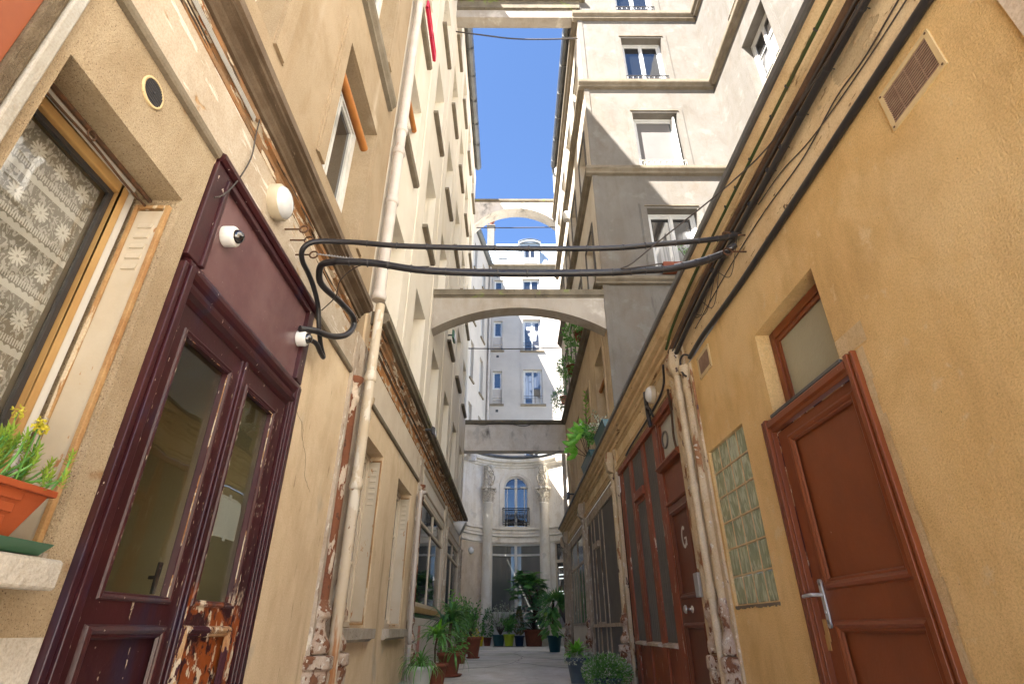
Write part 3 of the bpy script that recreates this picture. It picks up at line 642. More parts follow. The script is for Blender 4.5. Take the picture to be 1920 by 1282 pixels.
for a, b in ((2.205, 2.625), (2.860, 3.235)):
    m = MB(); m.box(FL, a, b, 1.075, 2.16, LD-.034, LD-.030); part('pane', m, 'pane_clear', door)
m = MB(); m.box(FL, 2.60, 2.622, 1.09, 1.22, LD-.07, LD-.055); m.box(FL, 2.606, 2.616, 1.15, 1.165, LD-.10, LD-.07); part('handle', m, 'metal_dark', door, bevel=.003)
def chips(lines, n, sx=1, wmax=.006, hmax=.035):
    m = MB()
    for i in range(n):
        s0, z0, z1, d = random.choice(lines); z = rv(z0, z1); w_ = rv(.0015, wmax); h = rv(.004, hmax)*rv(.3, 1); x = s0+rv(-.006, .006); k = 7; P = []
        for j in range(k): a = 2*math.pi*j/k; P.append(FL.p(x+math.cos(a)*w_*rv(.5, 1)*.6, z+math.sin(a)*h*rv(.5, 1)*.6, d))
        m.add(P, [tuple(range(k))])
    return m
part('paint_chips', chips([(2.186, 1.0, 2.2, LD+.0138), (2.647, 1.05, 2.2, LD+.0138), (2.715, .1, 2.28, LD+.0012), (2.74, .5, 2.2, LD+.0388), (2.12, .1, 1.3, LD+.0012), (2.13, .1, 2.2, LD+.0012), (2.4, .99, 1.05, LD+.0012), (2.35, .15, .9, LD-.0188), (2.5, .15, .9, LD-.0188), (2.20, .1, .95, LD-.0188)], 210), 'bone_paint', door, kind='stuff')
part('paint_chips', chips([(2.795, .1, 2.2, LD+.0012), (2.842, 1.0, 2.2, LD+.0138), (3.255, 1.0, 2.2, LD+.0138), (3.33, .3, 2.2, LD+.0012), (3.37, .1, 2.25, LD+.0012), (2.78, .1, 2.2, LD+.0012)], 260, wmax=.008, hmax=.06), 'bone_paint', door, kind='stuff')
def crack(fr, pts, lab=None, par=None):
    m = MB(); P = []
    for a, b in zip(pts, pts[1:]):
        for k in range(6): t = k/6; P.append(fr.p(a[0]+(b[0]-a[0])*t+rv(-.006, .006), a[1]+(b[1]-a[1])*t+rv(-.006, .006), .0005))
    m.tube(P+[fr.p(pts[-1][0], pts[-1][1], .0005)], .0009, 4); part('crack', m, 'grille_dark', par)
crack(FL, [(3.55, 2.30), (3.68, 2.27), (3.75, 2.16), (3.86, 2.08), (3.93, 1.93), (4.08, 1.86)], par=hA)
crack(FL, [(3.75, 2.16), (3.73, 2.22), (3.69, 2.27)], par=hA)
m = MB(); Y0, Y1, Z0, Z1 = 2.935, 3.205, 1.39, 1.60; n = 8; vs = []
for i in range(n+1):
    for j in range(n+1):
        y = Y0+(Y1-Y0)*i/n; z = Z0+(Z1-Z0)*j/n; c = max(0, (i/n)+(j/n)-1.75)
        vs.append(FL.p(y-c*.05, z-c*.05, LD-.045-.02*max(0, .35-(i/n))*max(0, .5-(j/n))*8))
m.add(vs, [(i*(n+1)+j, (i+1)*(n+1)+j, (i+1)*(n+1)+j+1, i*(n+1)+j+1) for i in range(n) for j in range(n)], True)
for y, z in ((3.03, 1.60), (3.06, 1.387)): m.box(FL, y, y+.03, z-.012, z+.012, LD-.043, LD-.040)
single('paper_notice', m, 'paper', 'blank white sheet taped inside the right pane of the purple door', 'paper notice')

# ------------------------------------------------------------ LEFT, beyond: cream house
hB = thing('cream_house', 'tall cream house on the left with deep window openings above a glazed ground floor', 'house', (-1.5, 11, 0))
far = [6.15, 8.15, 10.2, 12.25, 14.3, 16.35]; cols = [(f-1.0, f) for f in far]
bays = [4.83, 8.9, 12.95, 16.95]
m = MB()
m.wall(FL, 4.78, 17, 3.9, 18, [(a, b, c, e, .32) for a, b in cols for c, e in zrow])
m.quad((-1.5, 17, 0), (-9, 17, 0), (-9, 17, 18), (-1.5, 17, 18)); m.quad((-9, 4.78, 0), (-9, 17, 0), (-9, 17, 18), (-9, 4.78, 18)); part('upper_wall', m, 'render_cream', hB)
m = MB(); m.wall(FL, 4.78, 8.85, 0, 3.9, [(5.23, 6.25, .97, 2.75, .22), (7.22, 8.27, .97, 2.75, .22)]); part('wall', m, 'render_left_smooth', hB, 'ochre ground floor wall with two shuttered windows')
m = MB(); m.cube(-9, -1.52, 4.79, 16.98, 17.8, 18); part('roof', m, 'zinc_dark', hB)
for i, (a, b) in enumerate(cols):
    for k, (c, e) in enumerate(zrow):
        window(FL, a, b, c, e, .32, hB, 'white_paint', 'pane_curtain' if (i+k) % 2 else 'pane_dark', .07, sill=(.09, .08, .05), sm='ledge')
# thin vertical joint strips between window axes
m = MB()
for a, b in cols[1:]: m.box(FL, a-.60, a-.52, 4.0, 17.9, 0, .012)
part('render_strip', m, 'render_cream', hB)
# cornice of the ground floor
m = MB(); m.prof(FL, [(0, 3.50), (.02, 3.50), (.024, 3.53), (.012, 3.54), (.012, 3.64), (.04, 3.65), (.045, 3.69), (0, 3.70)], 5.02, 17); part('frieze', m, 'timber_orange_peel', hB)
m = MB(); m.prof(FL, [(0, 3.702), (.055, 3.702), (.06, 3.74), (.085, 3.76), (.09, 3.79), (.105, 3.80), (.11, 3.83), (.0, 3.83)], 5.02, 17); part('cornice_moulding', m, 'timber_peeling', hB)
m = MB(); m.prof(FL, [(0, 3.832), (.16, 3.832), (.17, 3.86), (.20, 3.87), (.20, 3.94), (.19, 3.955), (0, 3.99)], 4.98, 17); part('cornice', m, 'coping', hB)
m = MB(); m.prof(FL, [(0, 3.055), (.022, 3.06), (.028, 3.075), (.028, 3.10), (0, 3.11)], 5.10, 8.78); part('ledge', m, 'ledge', hB)
m = MB(); m.box(FL, 5.05, 8.80, 3.112, 3.498, 0, .012); part('fascia', m, 'beige_paint', hB)
# shuttered windows of the ground floor
for a, b in ((5.23, 6.25), (7.22, 8.27)):
    w = window(FL, a, b, .98, 2.74, .20, hB, 'beige_paint', 'pane_dark', .05, bar=(.33, .66))
    fr = Fr((-1.5, b, 0), (1, 0, 0), (0, -1, 0)); m = MB()
    m.box(fr, -.155, -.02, 1.03, 2.68, .006, .018)
    for k in range(7): z = 2.58-k*.065; m.prof(fr, [(.018, z), (.026, z+.003), (.020, z+.032), (.018, z+.035)], -.12, -.055)
    sh = part('shutter', m, 'shutter_cream', w)
    m = MB(); m.frame(fr, -.165, -.01, 1.0, 2.70, .014, .004, .024); part('shutter_frame', m, 'shutter_edge', w)
    m = MB(); m.prof(FL, [(-.2, .975), (-.2, .86), (.03, .85), (.05, .87), (.085, .875), (.085, .965)], a-.09, b+.17); part('sill', m, 'sill_stone', w)
# pilasters with colonettes
for i, s in enumerate(bays):
    if i == 0:
        st = strip(FL, 4.55, 5.21, 0, 3.50, .03, 'timber_grey_peel', hB); colonette(FL, 4.66, hB, 'rust_strip', 'colonette_weathered', r=.05, k=1.25); colonette(FL, 5.16, hB, 'colonette', 'colonette_weathered', k=1.15)
    else:
        strip(FL, s-.15, s+.15, 0, 3.50, .03, 'timber_grey_peel', hB); colonette(FL, s+.02, hB, 'rust_strip' if i == 1 else 'timber_grey_peel', 'colonette_weathered')
# glazed shop bays
for a, b in ((9.06, 12.79), (13.11, 16.79)):
    m = MB(); m.wall(FL, a-.01, b+.01, 0, 3.50, [(a+.05, b-.05, 1.13, 3.0, .06)], -.01); sf = part('shopfront', m, 'white_panel', hB, 'pale glazed shopfront bay')
    m = MB(); m.frame(FL, a+.05, b-.05, 1.29, 3.0, .06, -.065, -.015); m.box(FL, a+.11, b-.11, 2.55, 2.60, -.065, -.02)
    m.box(FL, a+(b-a)*.5-.02, a+(b-a)*.5+.02, 1.35, 2.55, -.06, -.035)
    m.box(FL, a+(b-a)*.55-.02, a+(b-a)*.55+.02, 2.60, 2.94, -.06, -.03); part('glazing_bars', m, 'beige_paint', sf, bevel=.004)
    m = MB(); m.box(FL, a+.1, b-.1, 1.34, 2.95, -.058, -.054); part('pane', m, 'pane_dark', sf)
    m = MB(); m.box(FL, a+.05, b-.05, 1.20, 1.288, -.065, .004); part('window_board', m, 'ochre_wood', sf, bevel=.004)
    m = MB(); m.box(FL, a+.05, b-.05, 1.13, 1.198, -.06, -.03); part('vent_strip', m, 'pane_grey', sf)
    m = MB(); m.mould(FL, a+.12, b-.12, 3.08, 3.42, .05, -.01, .03); part('panel_moulding', m, 'beige_paint', sf)
m = MB(); m.box(FL, 9.95, 10.2, .52, 1.02, -.01, -.006); part('red_paint_patch', m, 'red_smear', hB)
# roof gutter
m = MB(); m.prof(FL, [(0, 17.95), (.03, 17.86), (.12, 17.80), (.22, 17.86), (.26, 17.98), (.26, 18.06), (.24, 18.06), (.2, 17.92), (0, 18.05)], -2.4, 16.4)
for i in range(18): m.box(FL, -1.9+i, -1.87+i, 17.80, 18.07, .02, .265)
part('gutter', m, 'zinc_dark', hB)

# ------------------------------------------------------------ RIGHT: low yellow house
hC = thing('yellow_house', 'low ochre-yellow rendered house on the right with red-brown doors, glass blocks and a cable-hung cornice', 'house', (1.6, 4, 0))
m = MB()
m.wall(FRt, 1.02, 4.42, 0, 3.06, [(2.345, 3.095, 2.08, 2.655, .13), (2.24, 3.20, 0, 2.06, .13), (3.55, 4.26, 1.10, 2.215, .035)])
part('wall', m, 'render_yellow', hC, 'rough yellow render around the single door')
m = MB(); m.wall(FRt, -3, 1.02, 0, 3.06, [], .004); m.box(FRt, .96, 1.02, 0, 3.06, 0, .015); m.box(FRt, -3, -2.98, 0, 3.6, -4, 0)
part('stone_pier', m, 'stone_pale', hC)
m = MB(); m.wall(FRt, 4.42, 17, 3.05, 3.62, [], .0); m.wall(FRt, -3, 4.42, 3.06, 3.62, [], .012); m.quad((1.6, 17, 0), (1.8, 17, 0), (1.8, 17, 3.6), (1.6, 17, 3.6)); part('fascia', m, 'fascia_right', hC)
m = MB(); m.cube(1.60, 5.0, -3, 8.79, 3.60, 3.622); m.cube(1.60, 1.79, 8.8, 17, 3.60, 3.622); part('roof', m, 'pale_zinc', hC)  # out of view, kept pale so it throws sunlight upward
# rubbed pale patches of render round the door
m = MB(); m.wall(FRt, 2.12, 2.34, 2.10, 2.20, [], .004)
n = 26
for i in range(n):
    z0 = 2.09*i/n; z1 = 2.09*(i+1)/n; m.wall(FRt, 2.165+rv(-.008, .012), 2.215, z0, z1, [], .003+.0008*(i % 3))
part('mortar_repair', m, 'render_yellow_pale', hC)
# transom light
m = MB(); m.frame(FRt, 2.36, 3.085, 2.09, 2.645, .055, -.13, -.085, True); m.frame(FRt, 2.415, 3.03, 2.145, 2.59, .03, -.12, -.095)
tw = part('transom_window', m, 'red_brown', hC, bevel=.005)
m = MB(); m.box(FRt, 2.44, 3.0, 2.17, 2.565, -.112, -.108); part('pane', m, 'frosted_glass', tw)
m = MB(); m.box(FRt, 2.33, 3.11, 2.086, 2.106, -.13, .018); part('lead_flashing', m, 'zinc_dark', tw, bevel=.003)
# brown door
m = MB()
for (a, b, o) in ((2.216, 2.292, 1), (3.148, 3.228, -1)):
    o0 = a if o == 1 else b; W = b-a
    for t0, t1, d in ((0, .25, .028), (.25, .45, .016), (.45, .85, .032), (.85, 1, .012)):
        x0, x1 = o0+o*W*t0, o0+o*W*t1; m.box(FRt, min(x0, x1), max(x0, x1), 0, 2.093, -.13, d)
m.prof(FRt, [(-.13, 2.01), (.012, 2.01), (.014, 2.03), (.032, 2.035), (.032, 2.07), (.02, 2.075), (.016, 2.085), (-.13, 2.085)], 2.292, 3.148)
bd = part('door', m, 'red_brown', hC, 'red-brown single door with a lever handle', bevel=.003)
m = MB(); m.wall(FRt, 2.294, 3.146, 0, 2.005, [(2.37, 2.99, .12, .985, .012), (2.37, 2.99, 1.165, 1.92, .012)], -.02)
m.wall(FRt, 2.37, 2.99, .12, .985, [], -.032); m.wall(FRt, 2.37, 2.99, 1.165, 1.92, [], -.032); part('door_leaf', m, 'red_brown', bd)
m = MB(); m.box(FRt, 2.30, 3.13, 2.000, 2.004, -.019, -.016); m.box(FRt, 3.138, 3.142, 1.2, 2.0, -.019, -.016); part('worn_edge', m, 'chipped_cream', bd)
m = MB(); m.mould(FRt, 2.325, 3.02, 1.13, 1.955, .055, -.02, .020); m.mould(FRt, 2.325, 3.02, .09, .995, .055, -.02, .020); part('panel_moulding', m, 'red_brown', bd)
m = MB(); zz = [(.0, 1.175), (.014, 1.16), (.016, .985), (.0, .968)]
m.box(FRt, 3.052, 3.086, .975, 1.17, -.02, -.010); m.lathe(FRt.p(3.069, 1.17, -.02), [(.017, 0), (.017, .010)], 12, FRt.N); m.lathe(FRt.p(3.069, .975, -.02), [(.017, 0), (.017, .010)], 12, FRt.N)
part('handle_plate', m, 'steel_matte', bd, bevel=.003)
m = MB(); m.tube([FRt.p(3.069, 1.112, -.012), FRt.p(3.069, 1.112, .03), FRt.p(3.08, 1.112, .042), FRt.p(3.155, 1.108, .045)], .009, 8, curve=3)
m.lathe(FRt.p(3.069, 1.03, -.012), [(.009, 0), (.009, .006), (.006, .007)], 10, FRt.N); part('handle', m, 'steel_matte', bd)
m = MB(); m.box(FRt, 3.10, 3.138, .90, 1.00, -.019, -.014); m.box(FRt, 3.112, 3.146, .86, .93, -.0185, -.0135); part('bare_wood_patch', m, 'ochre_wood', bd)
# glass blocks
m = MB()
for i in range(4):
    for j in range(6):
        a = 3.552+i*.177; z = 1.102+j*.1855; m.box(FRt, a+.006, a+.171, z+.006, z+.179, -.034, -.0185)
gb = part('glass_block_window', m, 'glass_block', hC, bevel=.006)
m = MB(); [m.box(FRt, 3.551+i*.177-(.0 if i else 0), 3.551+i*.177+(.008 if i in (0, 4) else .012)-(.004 if i else 0), 1.101, 2.214, -.05, -.0175) for i in range(5)]; [m.box(FRt, 3.563, 4.25, 1.101+j*.1855, 1.101+j*.1855+.009, -.05, -.0172) for j in range(7)]; part('mortar_grid', m, 'render_yellow_pale', gb)
m = MB(); [m.box(FRt, 3.54+i*.024, 3.562+i*.024, 1.088-rv(0, .012), 1.10, 0, .003) for i in range(30)]; part('mortar_edge', m, 'ledge', gb)
# pilaster pair and pilasters
strip(FRt, 4.30, 4.93, 0, 3.05, .02, 'colonette', hC); colonette(FRt, 4.40, hC, 'colonette', 'colonette_weathered', r=.036, k=.74); colonette(FRt, 4.72, hC, 'colonette', 'colonette_weathered', r=.036, k=.74)
m = MB(); m.box(FRt, 4.40, 4.72, 3.05, 3.35, 0, .035); m.lathe(FRt.p(4.50, 0, .07), [(.035, 3.00), (.065, 3.05), (.075, 3.10), (.07, 3.17), (.05, 3.24), (.04, 3.28)], 8, rot=.5, smooth=False)
m.prof(FRt, [(.03, 3.05), (.10, 3.10), (.12, 3.22), (.07, 3.34), (.03, 3.34)], 4.60, 4.70); part('console', m, 'colonette', hC, bevel=.01)
for s, mt in ((8.24, 'colonette'), (12.05, 'timber_grey_peel'), (15.9, 'timber_grey_peel'), (16.8, 'timber_grey_peel')):
    strip(FRt, s-.17, s+.13, 0, 3.42, .03, mt, hC); colonette(FRt, s, hC, mt, 'colonette_weathered', k=1.15)
    m = MB(); m.prof(FRt, [(.03, 3.05), (.12, 3.10), (.15, 3.24), (.12, 3.38), (.03, 3.38)], s-.09, s+.07); part('console', m, mt, hC, bevel=.01)
# cornice
m = MB(); m.prof(FRt, [(0, 3.40), (.03, 3.40), (.035, 3.43), (.02, 3.44), (.02, 3.475), (.06, 3.485), (.065, 3.515), (.05, 3.525), (.05, 3.545), (.10, 3.555), (.11, 3.59), (.13, 3.60), (.14, 3.63), (0, 3.66)], 4.72, 17); part('cornice', m, 'cornice_cream', hC)
m = MB(); m.prof(FRt, [(0, 3.50), (.06, 3.50), (.065, 3.52), (.09, 3.53), (.13, 3.60), (.14, 3.63), (0, 3.66)], -3, 4.72); part('cornice', m, 'cornice_cream', hC)
m = MB(); m.prof(FRt, [(.10, 3.632), (.155, 3.615), (.165, 3.63), (.165, 3.67), (.0, 3.70), (0, 3.665)], -3, 17); part('edge_flashing', m, 'zinc_dark', hC)
m = MB(); m.prof(FRt, [(0, 3.06), (.02, 3.06), (.02, 3.09), (.03, 3.10), (.03, 3.115), (0, 3.12)], 4.95, 17); part('ledge', m, 'cornice_cream', hC)
m = MB()
for a, b in ((5.0, 8.0), (8.45, 11.8), (12.3, 15.65)): m.mould(FRt, a+.1, b-.05, 3.15, 3.37, .035, 0, .02)
part('panel_moulding', m, 'cornice_cream', hC)

# G bay ----------------------------------------------------
B = FRt; rb = 'red_brown'
m = MB(); m.wall(B, 4.95, 17, 0, 3.05, [], -.30); part('backing', m, 'interior_dark', hC)
m = MB()
m.box(B, 4.985, 7.98, 2.965, 3.045, -.08, .01)                                   # head
for a, b in ((5.70, 5.93), (6.38, 6.54), (7.12, 7.30), (7.78, 7.98)): m.box(B, a, b, 0, 2.965, -.08, -.012)
m.box(B, 4.955, 4.99, 0, 2.965, -.08, .0)
m.box(B, 6.56, 7.10, 2.40, 2.50, -.08, .015)
bay = part('shopfront', m, 'red_brown_chipped', hC, 'red-brown timber shopfront with grey mesh panels and the lettered door', bevel=.004)
m = MB(); m.prof(B, [(-.06, 2.425), (.02, 2.425), (.03, 2.44), (.05, 2.455), (.05, 2.47), (.02, 2.485), (-.06, 2.485)], 4.955, 5.75); part('transom_rail', m, rb, bay)
m = MB(); m.box(B, 4.99, 5.70, 2.10, 2.424, -.07, -.03); part('over_panel', m, rb, bay)
m = MB(); m.prof(B, [(-.07, 2.068), (-.01, 2.068), (.0, 2.08), (.0, 2.098), (-.07, 2.099)], 4.99, 5.70); part('door_head', m, rb, bay)
m = MB(); m.frame(B, 4.99, 5.70, 2.486, 2.965, .04, -.07, -.02); tr = part('transom_window', m, rb, bay)
m = MB(); m.box(B, 5.03, 5.66, 2.52, 2.925, -.055, -.05); part('pane', m, 'frosted_pale', tr)
m = MB(); pts = [B.p(5.55+.10*math.cos(t*math.pi/9), 2.74+.085*math.sin(t*math.pi/9), -.046) for t in range(19)]
m.tube(pts, .013, 6); o = part('round_sticker', m, 'grey_paint', tr)
m = MB(); m.wall(B, 4.995, 5.695, 0, 2.06, [(5.055, 5.60, .12, .98, .015), (5.055, 5.60, 1.24, 1.97, .015)], -.02)
m.wall(B, 5.055, 5.60, .12, .98, [], -.035); m.wall(B, 5.055, 5.60, 1.24, 1.97, [], -.035); gd = part('door_leaf', m, 'red_dark', bay, 'red-brown door leaf with the white letter')
m = MB(); m.mould(B, 5.02, 5.635, 1.205, 2.0, .045, -.02, .018); m.mould(B, 5.02, 5.635, .09, 1.01, .045, -.02, .018); part('panel_moulding', m, 'red_dark', bay)
# letter G (painted, on the upper panel); reader faces the wall: letter runs towards smaller s
cx, cz, rw, rh, t = 5.335, 1.725, .074, .100, .032
m = MB(); ang = [R(a) for a in range(50, 331, 14)]
P_ = lambda a, k: B.p(cx-math.cos(a)*(rw-k), cz+math.sin(a)*(rh-k), -.032)
vs = []
for a in ang: vs += [P_(a, 0), P_(a, t)]
m.add(vs, [(2*i, 2*i+1, 2*i+3, 2*i+2) for i in range(len(ang)-1)])
m.box(B, cx-rw+.0, cx-rw+t, cz-.080, cz-.004, -.0335, -.0325); m.box(B, cx-rw+t, cx-.004, cz-.022, cz-.004, -.0335, -.0325)
part('letter', m, 'white_paint', bay, 'white painted letter G')
m = MB(); m.lathe(B.p(5.34, 1.115, -.02), [(.03, 0), (.03, .006), (.012, .010), (.012, .05), (.034, .055), (.036, .065), (.028, .075), (.0, .078)], 18, B.N); part('doorknob', m, 'steel', bay)
for nme, a, b, z0, z1, fr_ in (('mesh_panel', 5.93, 6.38, .84, 2.965, 0), ('mesh_panel', 6.60, 7.06, .84, 2.36, 1), ('mesh_panel', 6.54, 7.12, 2.50, 2.965, 0), ('mesh_panel', 7.30, 7.78, .84, 2.965, 0)):
    m = MB(); m.box(B, a, b, z0, z1, -.05, -.036)
    for k in range(int((b-a)/.09)+1): x = a+.02+k*.09; m.box(B, x, x+.010, z0, z1, -.0355, -.031)
    if fr_ == 0:
        for k in range(int((z1-z0)/.04)): m.box(B, a, b, z0+.02+k*.04, z0+.026+k*.04, -.0355, -.033)
    part(nme, m, 'mesh_grey', bay)
m = MB(); m.frame(B, 6.545, 7.115, .79, 2.40, .045, -.034, -.016); part('casement', m, 'red_brown_chipped', bay, bevel=.003)
m = MB()
for a, b in ((5.93, 6.38), (6.56, 7.10), (7.33, 7.76)):
    m.prof(B, [(-.06, .80), (-.02, .79), (.03, .80), (.03, .825), (-.06, .845)], a, b)
part('window_board', m, 'timber_grey_peel', bay)
m = MB()
for a, b in ((5.93, 6.38), (6.56, 7.10), (7.33, 7.76)): m.box(B, a, b, 0, .788, -.08, -.035)
part('apron_panel', m, 'red_brown_chipped', bay)
m = MB(); m.box(B, 4.84, 4.95, 1.19, 1.375, .03, .055); m.box(B, 4.86, 4.89, 1.20, 1.23, .055, .06)
single('intercom', m, 'steel_matte', 'small grey metal intercom box beside the lettered red-brown door', 'intercom', bevel=.004)

# bays further back ----------------------------------------
def meshbay(a0, b0, mf, mp, glass=False, label=None):
    m = MB(); m.box(B, a0, b0, 2.87, 3.045, -.06, -.01); L = b0-a0
    posts = [0, .44, .56, .74, .86, 1] if not glass else [0, .5, 1]
    for p in posts[1:-1]: m.box(B, a0+L*p-.028, a0+L*p+.028, .3, 2.87, -.06, -.022)
    m.box(B, a0, a0+.05, .3, 2.87, -.06, -.02); m.box(B, b0-.05, b0, .3, 2.87, -.06, -.02)
    bay = part('shopfront', m, mf, hC, label, bevel=.004)
    if glass:
        for i in range(2):
            x0 = a0+.06+(L/2)*i if i == 0 else a0+L/2+.035; x1 = a0+L/2-.035 if i == 0 else b0-.06
            mm = MB(); mm.box(B, x0, x1, 1.1, 2.87, -.045, -.040); part('pane', mm, 'frosted_pale' if i else 'pane_grey', bay)
        mm = MB(); mm.box(B, a0+.06, b0-.06, 2.28, 2.33, -.04, -.02); mm.box(B, a0+.06, b0-.06, 1.05, 1.10, -.04, -.01)
        for t in (.17, .33, .67, .83): mm.box(B, a0+L*t-.012, a0+L*t+.012, 1.11, 2.28, -.04, -.028)
        part('glazing_bars', mm, mf, bay)
        mm = MB(); mm.box(B, a0+.06, b0-.06, .2, 1.05, -.06, -.02); part('apron_panel', mm, 'white_panel', bay)
    else:
        mm = MB(); mm.box(B, a0+.05, b0-.05, 1.05, 2.87, -.045, -.036)
        k = a0+.1
        while k < b0-.08: mm.box(B, k, k+.010, 1.05, 2.87, -.0355, -.032); k += .10
        part('mesh_panel', mm, mp, bay)
        mm = MB(); mm.box(B, a0+.06, b0-.06, .2, 1.0, -.06, -.04); part('apron_panel', mm, 'grey_paint', bay)
        mm = MB(); mm.box(B, a0+.06, b0-.06, 1.0, 1.05, -.06, .01); part('rail', mm, 'timber_grey_peel', bay)
        mm = MB(); mm.box(B, a0+L*.56+.035, a0+L*.74-.035, 2.30, 2.40, -.04, .02); mm.box(B, a0+L*.56+.035, a0+L*.74-.035, 1.0, 1.08, -.04, .015); part('door_rail', mm, mf, bay)
meshbay(8.40, 11.86, 'timber_grey_peel', 'mesh_grey', False, 'faded beige shopfront bay with dark grey mesh')
meshbay(12.22, 15.70, 'timber_grey_peel', 'mesh_grey', True, 'faded beige glazed bay furthest back')

# vents, lamps, pipes and cables on the right ---------------
def grille(name, fr, s0, s1, z0, z1, w, lab, mt, n, diag=False, wr=None):
    m = MB(); q = MB(); e_ = MB(); q.frame(fr, s0, s1, z0, z1, w, 0, .008, True, wr or w)
    for i in range(n):
        z = z0+(wr or w)+(z1-z0-2*(wr or w))*(i+.5)/n; e_.box(fr, s0+w, s1-w, z-.0024, z+.0024, .003, .007)
    for i in range(1, 4): x = s0+w+(s1-s0-2*w)*i/4; e_.box(fr, x-.001, x+.001, z0+w, z1-w, .002, .0065)
    root = thing(name, lab, 'vent', tuple(fr.p((s0+s1)/2, z0, 0)))
    part('frame', q, mt, root); part('slats', e_, 'slat_brown', root); m.box(fr, s0+w*.9, s1-w*.9, z0+w*.7, z1-w*.7, -.002, .0015); part('backing', m, 'grille_dark', root)
    k = MB()
    for a in (s0+.012, s1-.012):
        for z in (z0+.012, z1-.012): k.lathe(fr.p(a, z, .008), [(.005, 0), (.005, .002)], 8, fr.N)
    part('screw', k, 'iron_rust', root)
grille('air_vent', FRt, 1.254, 1.560, 2.779, 2.986, .022, 'large cream metal vent grille high on the rough yellow wall', 'cream_metal', 13)
grille('air_vent', FRt, 3.85, 4.14, 2.80, 3.0, .03, 'small brown vent grille under the bent conduit near the pilaster', 'cream_metal', 16)
def bulkhead(fr, s, z, d, r, lab, dep=.05, body='plastic_beige', n=24):
    N = fr.n(s)
    root = thing('wall_lamp', lab, 'lamp', tuple(fr.p(s, z-r, d)))
    m = MB(); m.lathe(fr.p(s, z, d), [(r, 0), (r, dep*.85), (r*.93, dep)], n, N); part('base', m, body, root)
    m = MB(); m.lathe(fr.p(s, z, d+dep), [(r*.90, 0), (r*.88, .010), (r*.76, .026), (r*.52, .038), (r*.25, .044), (0, .045)], n, N); part('diffuser', m, 'glass_diffuser', root)
bulkhead(FL, 2.58, 3.32, .012, .115, 'round white bulkhead lamp above the purple door', .06)
bulkhead(FRt, 5.55, 3.255, .01, .10, 'round glass bulkhead lamp beside the black conduit over the lettered door', .05)
bulkhead(FRt, 12.3, 3.25, .02, .12, 'round glass lamp on the far faded shopfront', .06)
m = MB(); m.box(FL, 2.51, 2.75, 3.30, 3.302, .012, .02)
# round vent on the left
rt = thing('air_vent', 'round black slatted vent in the rough render above the lace window', 'vent', tuple(FL.p(1.5, 2.86, 0)))
m = MB(); m.lathe(FL.p(1.5, 2.93, 0), [(.066, -.002), (.066, .006), (.056, .008), (.056, .002)], 28, FL.N); part('rim', m, 'cream_metal', rt)
m = MB()
for i in range(-7, 8):
    h = math.sqrt(max(0, .055**2-(i*.0073)**2)); m.box(FL, 1.5+i*.0073-.0015, 1.5+i*.0073+.0015, 2.93-h, 2.93+h, .003, .007)
m.lathe(FL.p(1.5, 2.93, .007), [(.007, 0), (.006, .004)], 10, FL.N); part('slats', m, 'metal_dark', rt)
m = MB(); m.lathe(FL.p(1.5, 2.93, .0), [(.056, .001), (.056, .002)], 20, FL.N); part('backing', m, 'grille_dark', rt)

def cable(pts, r, mt, name, lab, cat='cable', curve=6, clips=None, group=None, n=8):
    m = MB(); m.tube(pts, r, n, curve=curve)
    if clips:
        P = [Vector(p) for p in pts]
        for i in range(len(P)-1):
            k = max(1, int((P[i+1]-P[i]).length/clips))
            for j in range(k):
                c = P[i].lerp(P[i+1], (j+.5)/k); t = (P[i+1]-P[i]).normalized()
    return single(name, m, mt, lab, cat, group)
r_ = lambda y, z, d: FRt.p(y, z, d)
CG = cable([r_(-2.5, 3.56, .10), r_(0.6, 3.555, .10), r_(2.4, 3.55, .095), r_(3.6, 3.53, .09), r_(4.35, 3.46, .085), r_(4.62, 3.34, .10)], .013, 'cable_green', 'cable', 'mossy green cable under the right-hand cornice')
cable([r_(-2.5, 3.455, .06), r_(1, 3.45, .062), r_(2.6, 3.44, .06), r_(3.5, 3.42, .06), r_(4.1, 3.37, .06), r_(4.55, 3.27, .09)], .027, 'cable_brown', 'conduit', 'thick rusty brown conduit along the right-hand fascia')
CB = cable([r_(-2.5, 3.375, .055), r_(1.3, 3.37, .055), r_(2.4, 3.36, .05), r_(3.3, 3.345, .05), r_(4.0, 3.30, .05), r_(4.5, 3.20, .07), r_(4.60, 3.14, .10)], .021, 'cable_black', 'cable', 'thick black cable beside the rusty conduit on the right-hand fascia')
cable([r_(-2.5, 3.415, .07), r_(1.6, 3.408, .075), r_(2.5, 3.40, .075), r_(3.4, 3.385, .07), r_(4.2, 3.33, .07), r_(4.52, 3.22, .10)], .007, 'wire', 'wire', 'thin dark wire laid on the thick black cable')
cable([r_(.5, 3.25, .02), r_(1.2, 3.22, .02), r_(1.52, 3.205, .02), r_(1.75, 3.23, .02), r_(2.1, 3.20, .02), r_(2.6, 3.25, .02), r_(3.2, 3.26, .02), r_(4.0, 3.22, .025)], .004, 'wire', 'wire', 'thin sagging brown wire on the peeling right fascia', group=None)
cable([r_(.5, 3.18, .02), r_(1.2, 3.17, .02), r_(1.6, 3.185, .02), r_(2.0, 3.23, .02), r_(2.3, 3.31, .02), r_(2.6, 3.33, .03)], .0035, 'wire', 'wire', 'lower thin brown wire forking upward on the peeling right fascia')
cable([r_(-2.5, 3.06, .022), r_(1.2, 3.055, .022), r_(2.5, 3.05, .022), r_(3.1, 3.05, .022), r_(3.6, 3.07, .022), r_(3.9, 3.085, .022), r_(4.25, 3.07, .022)], .021, 'cable_black', 'conduit', 'dark conduit along the top edge of the rough yellow wall')
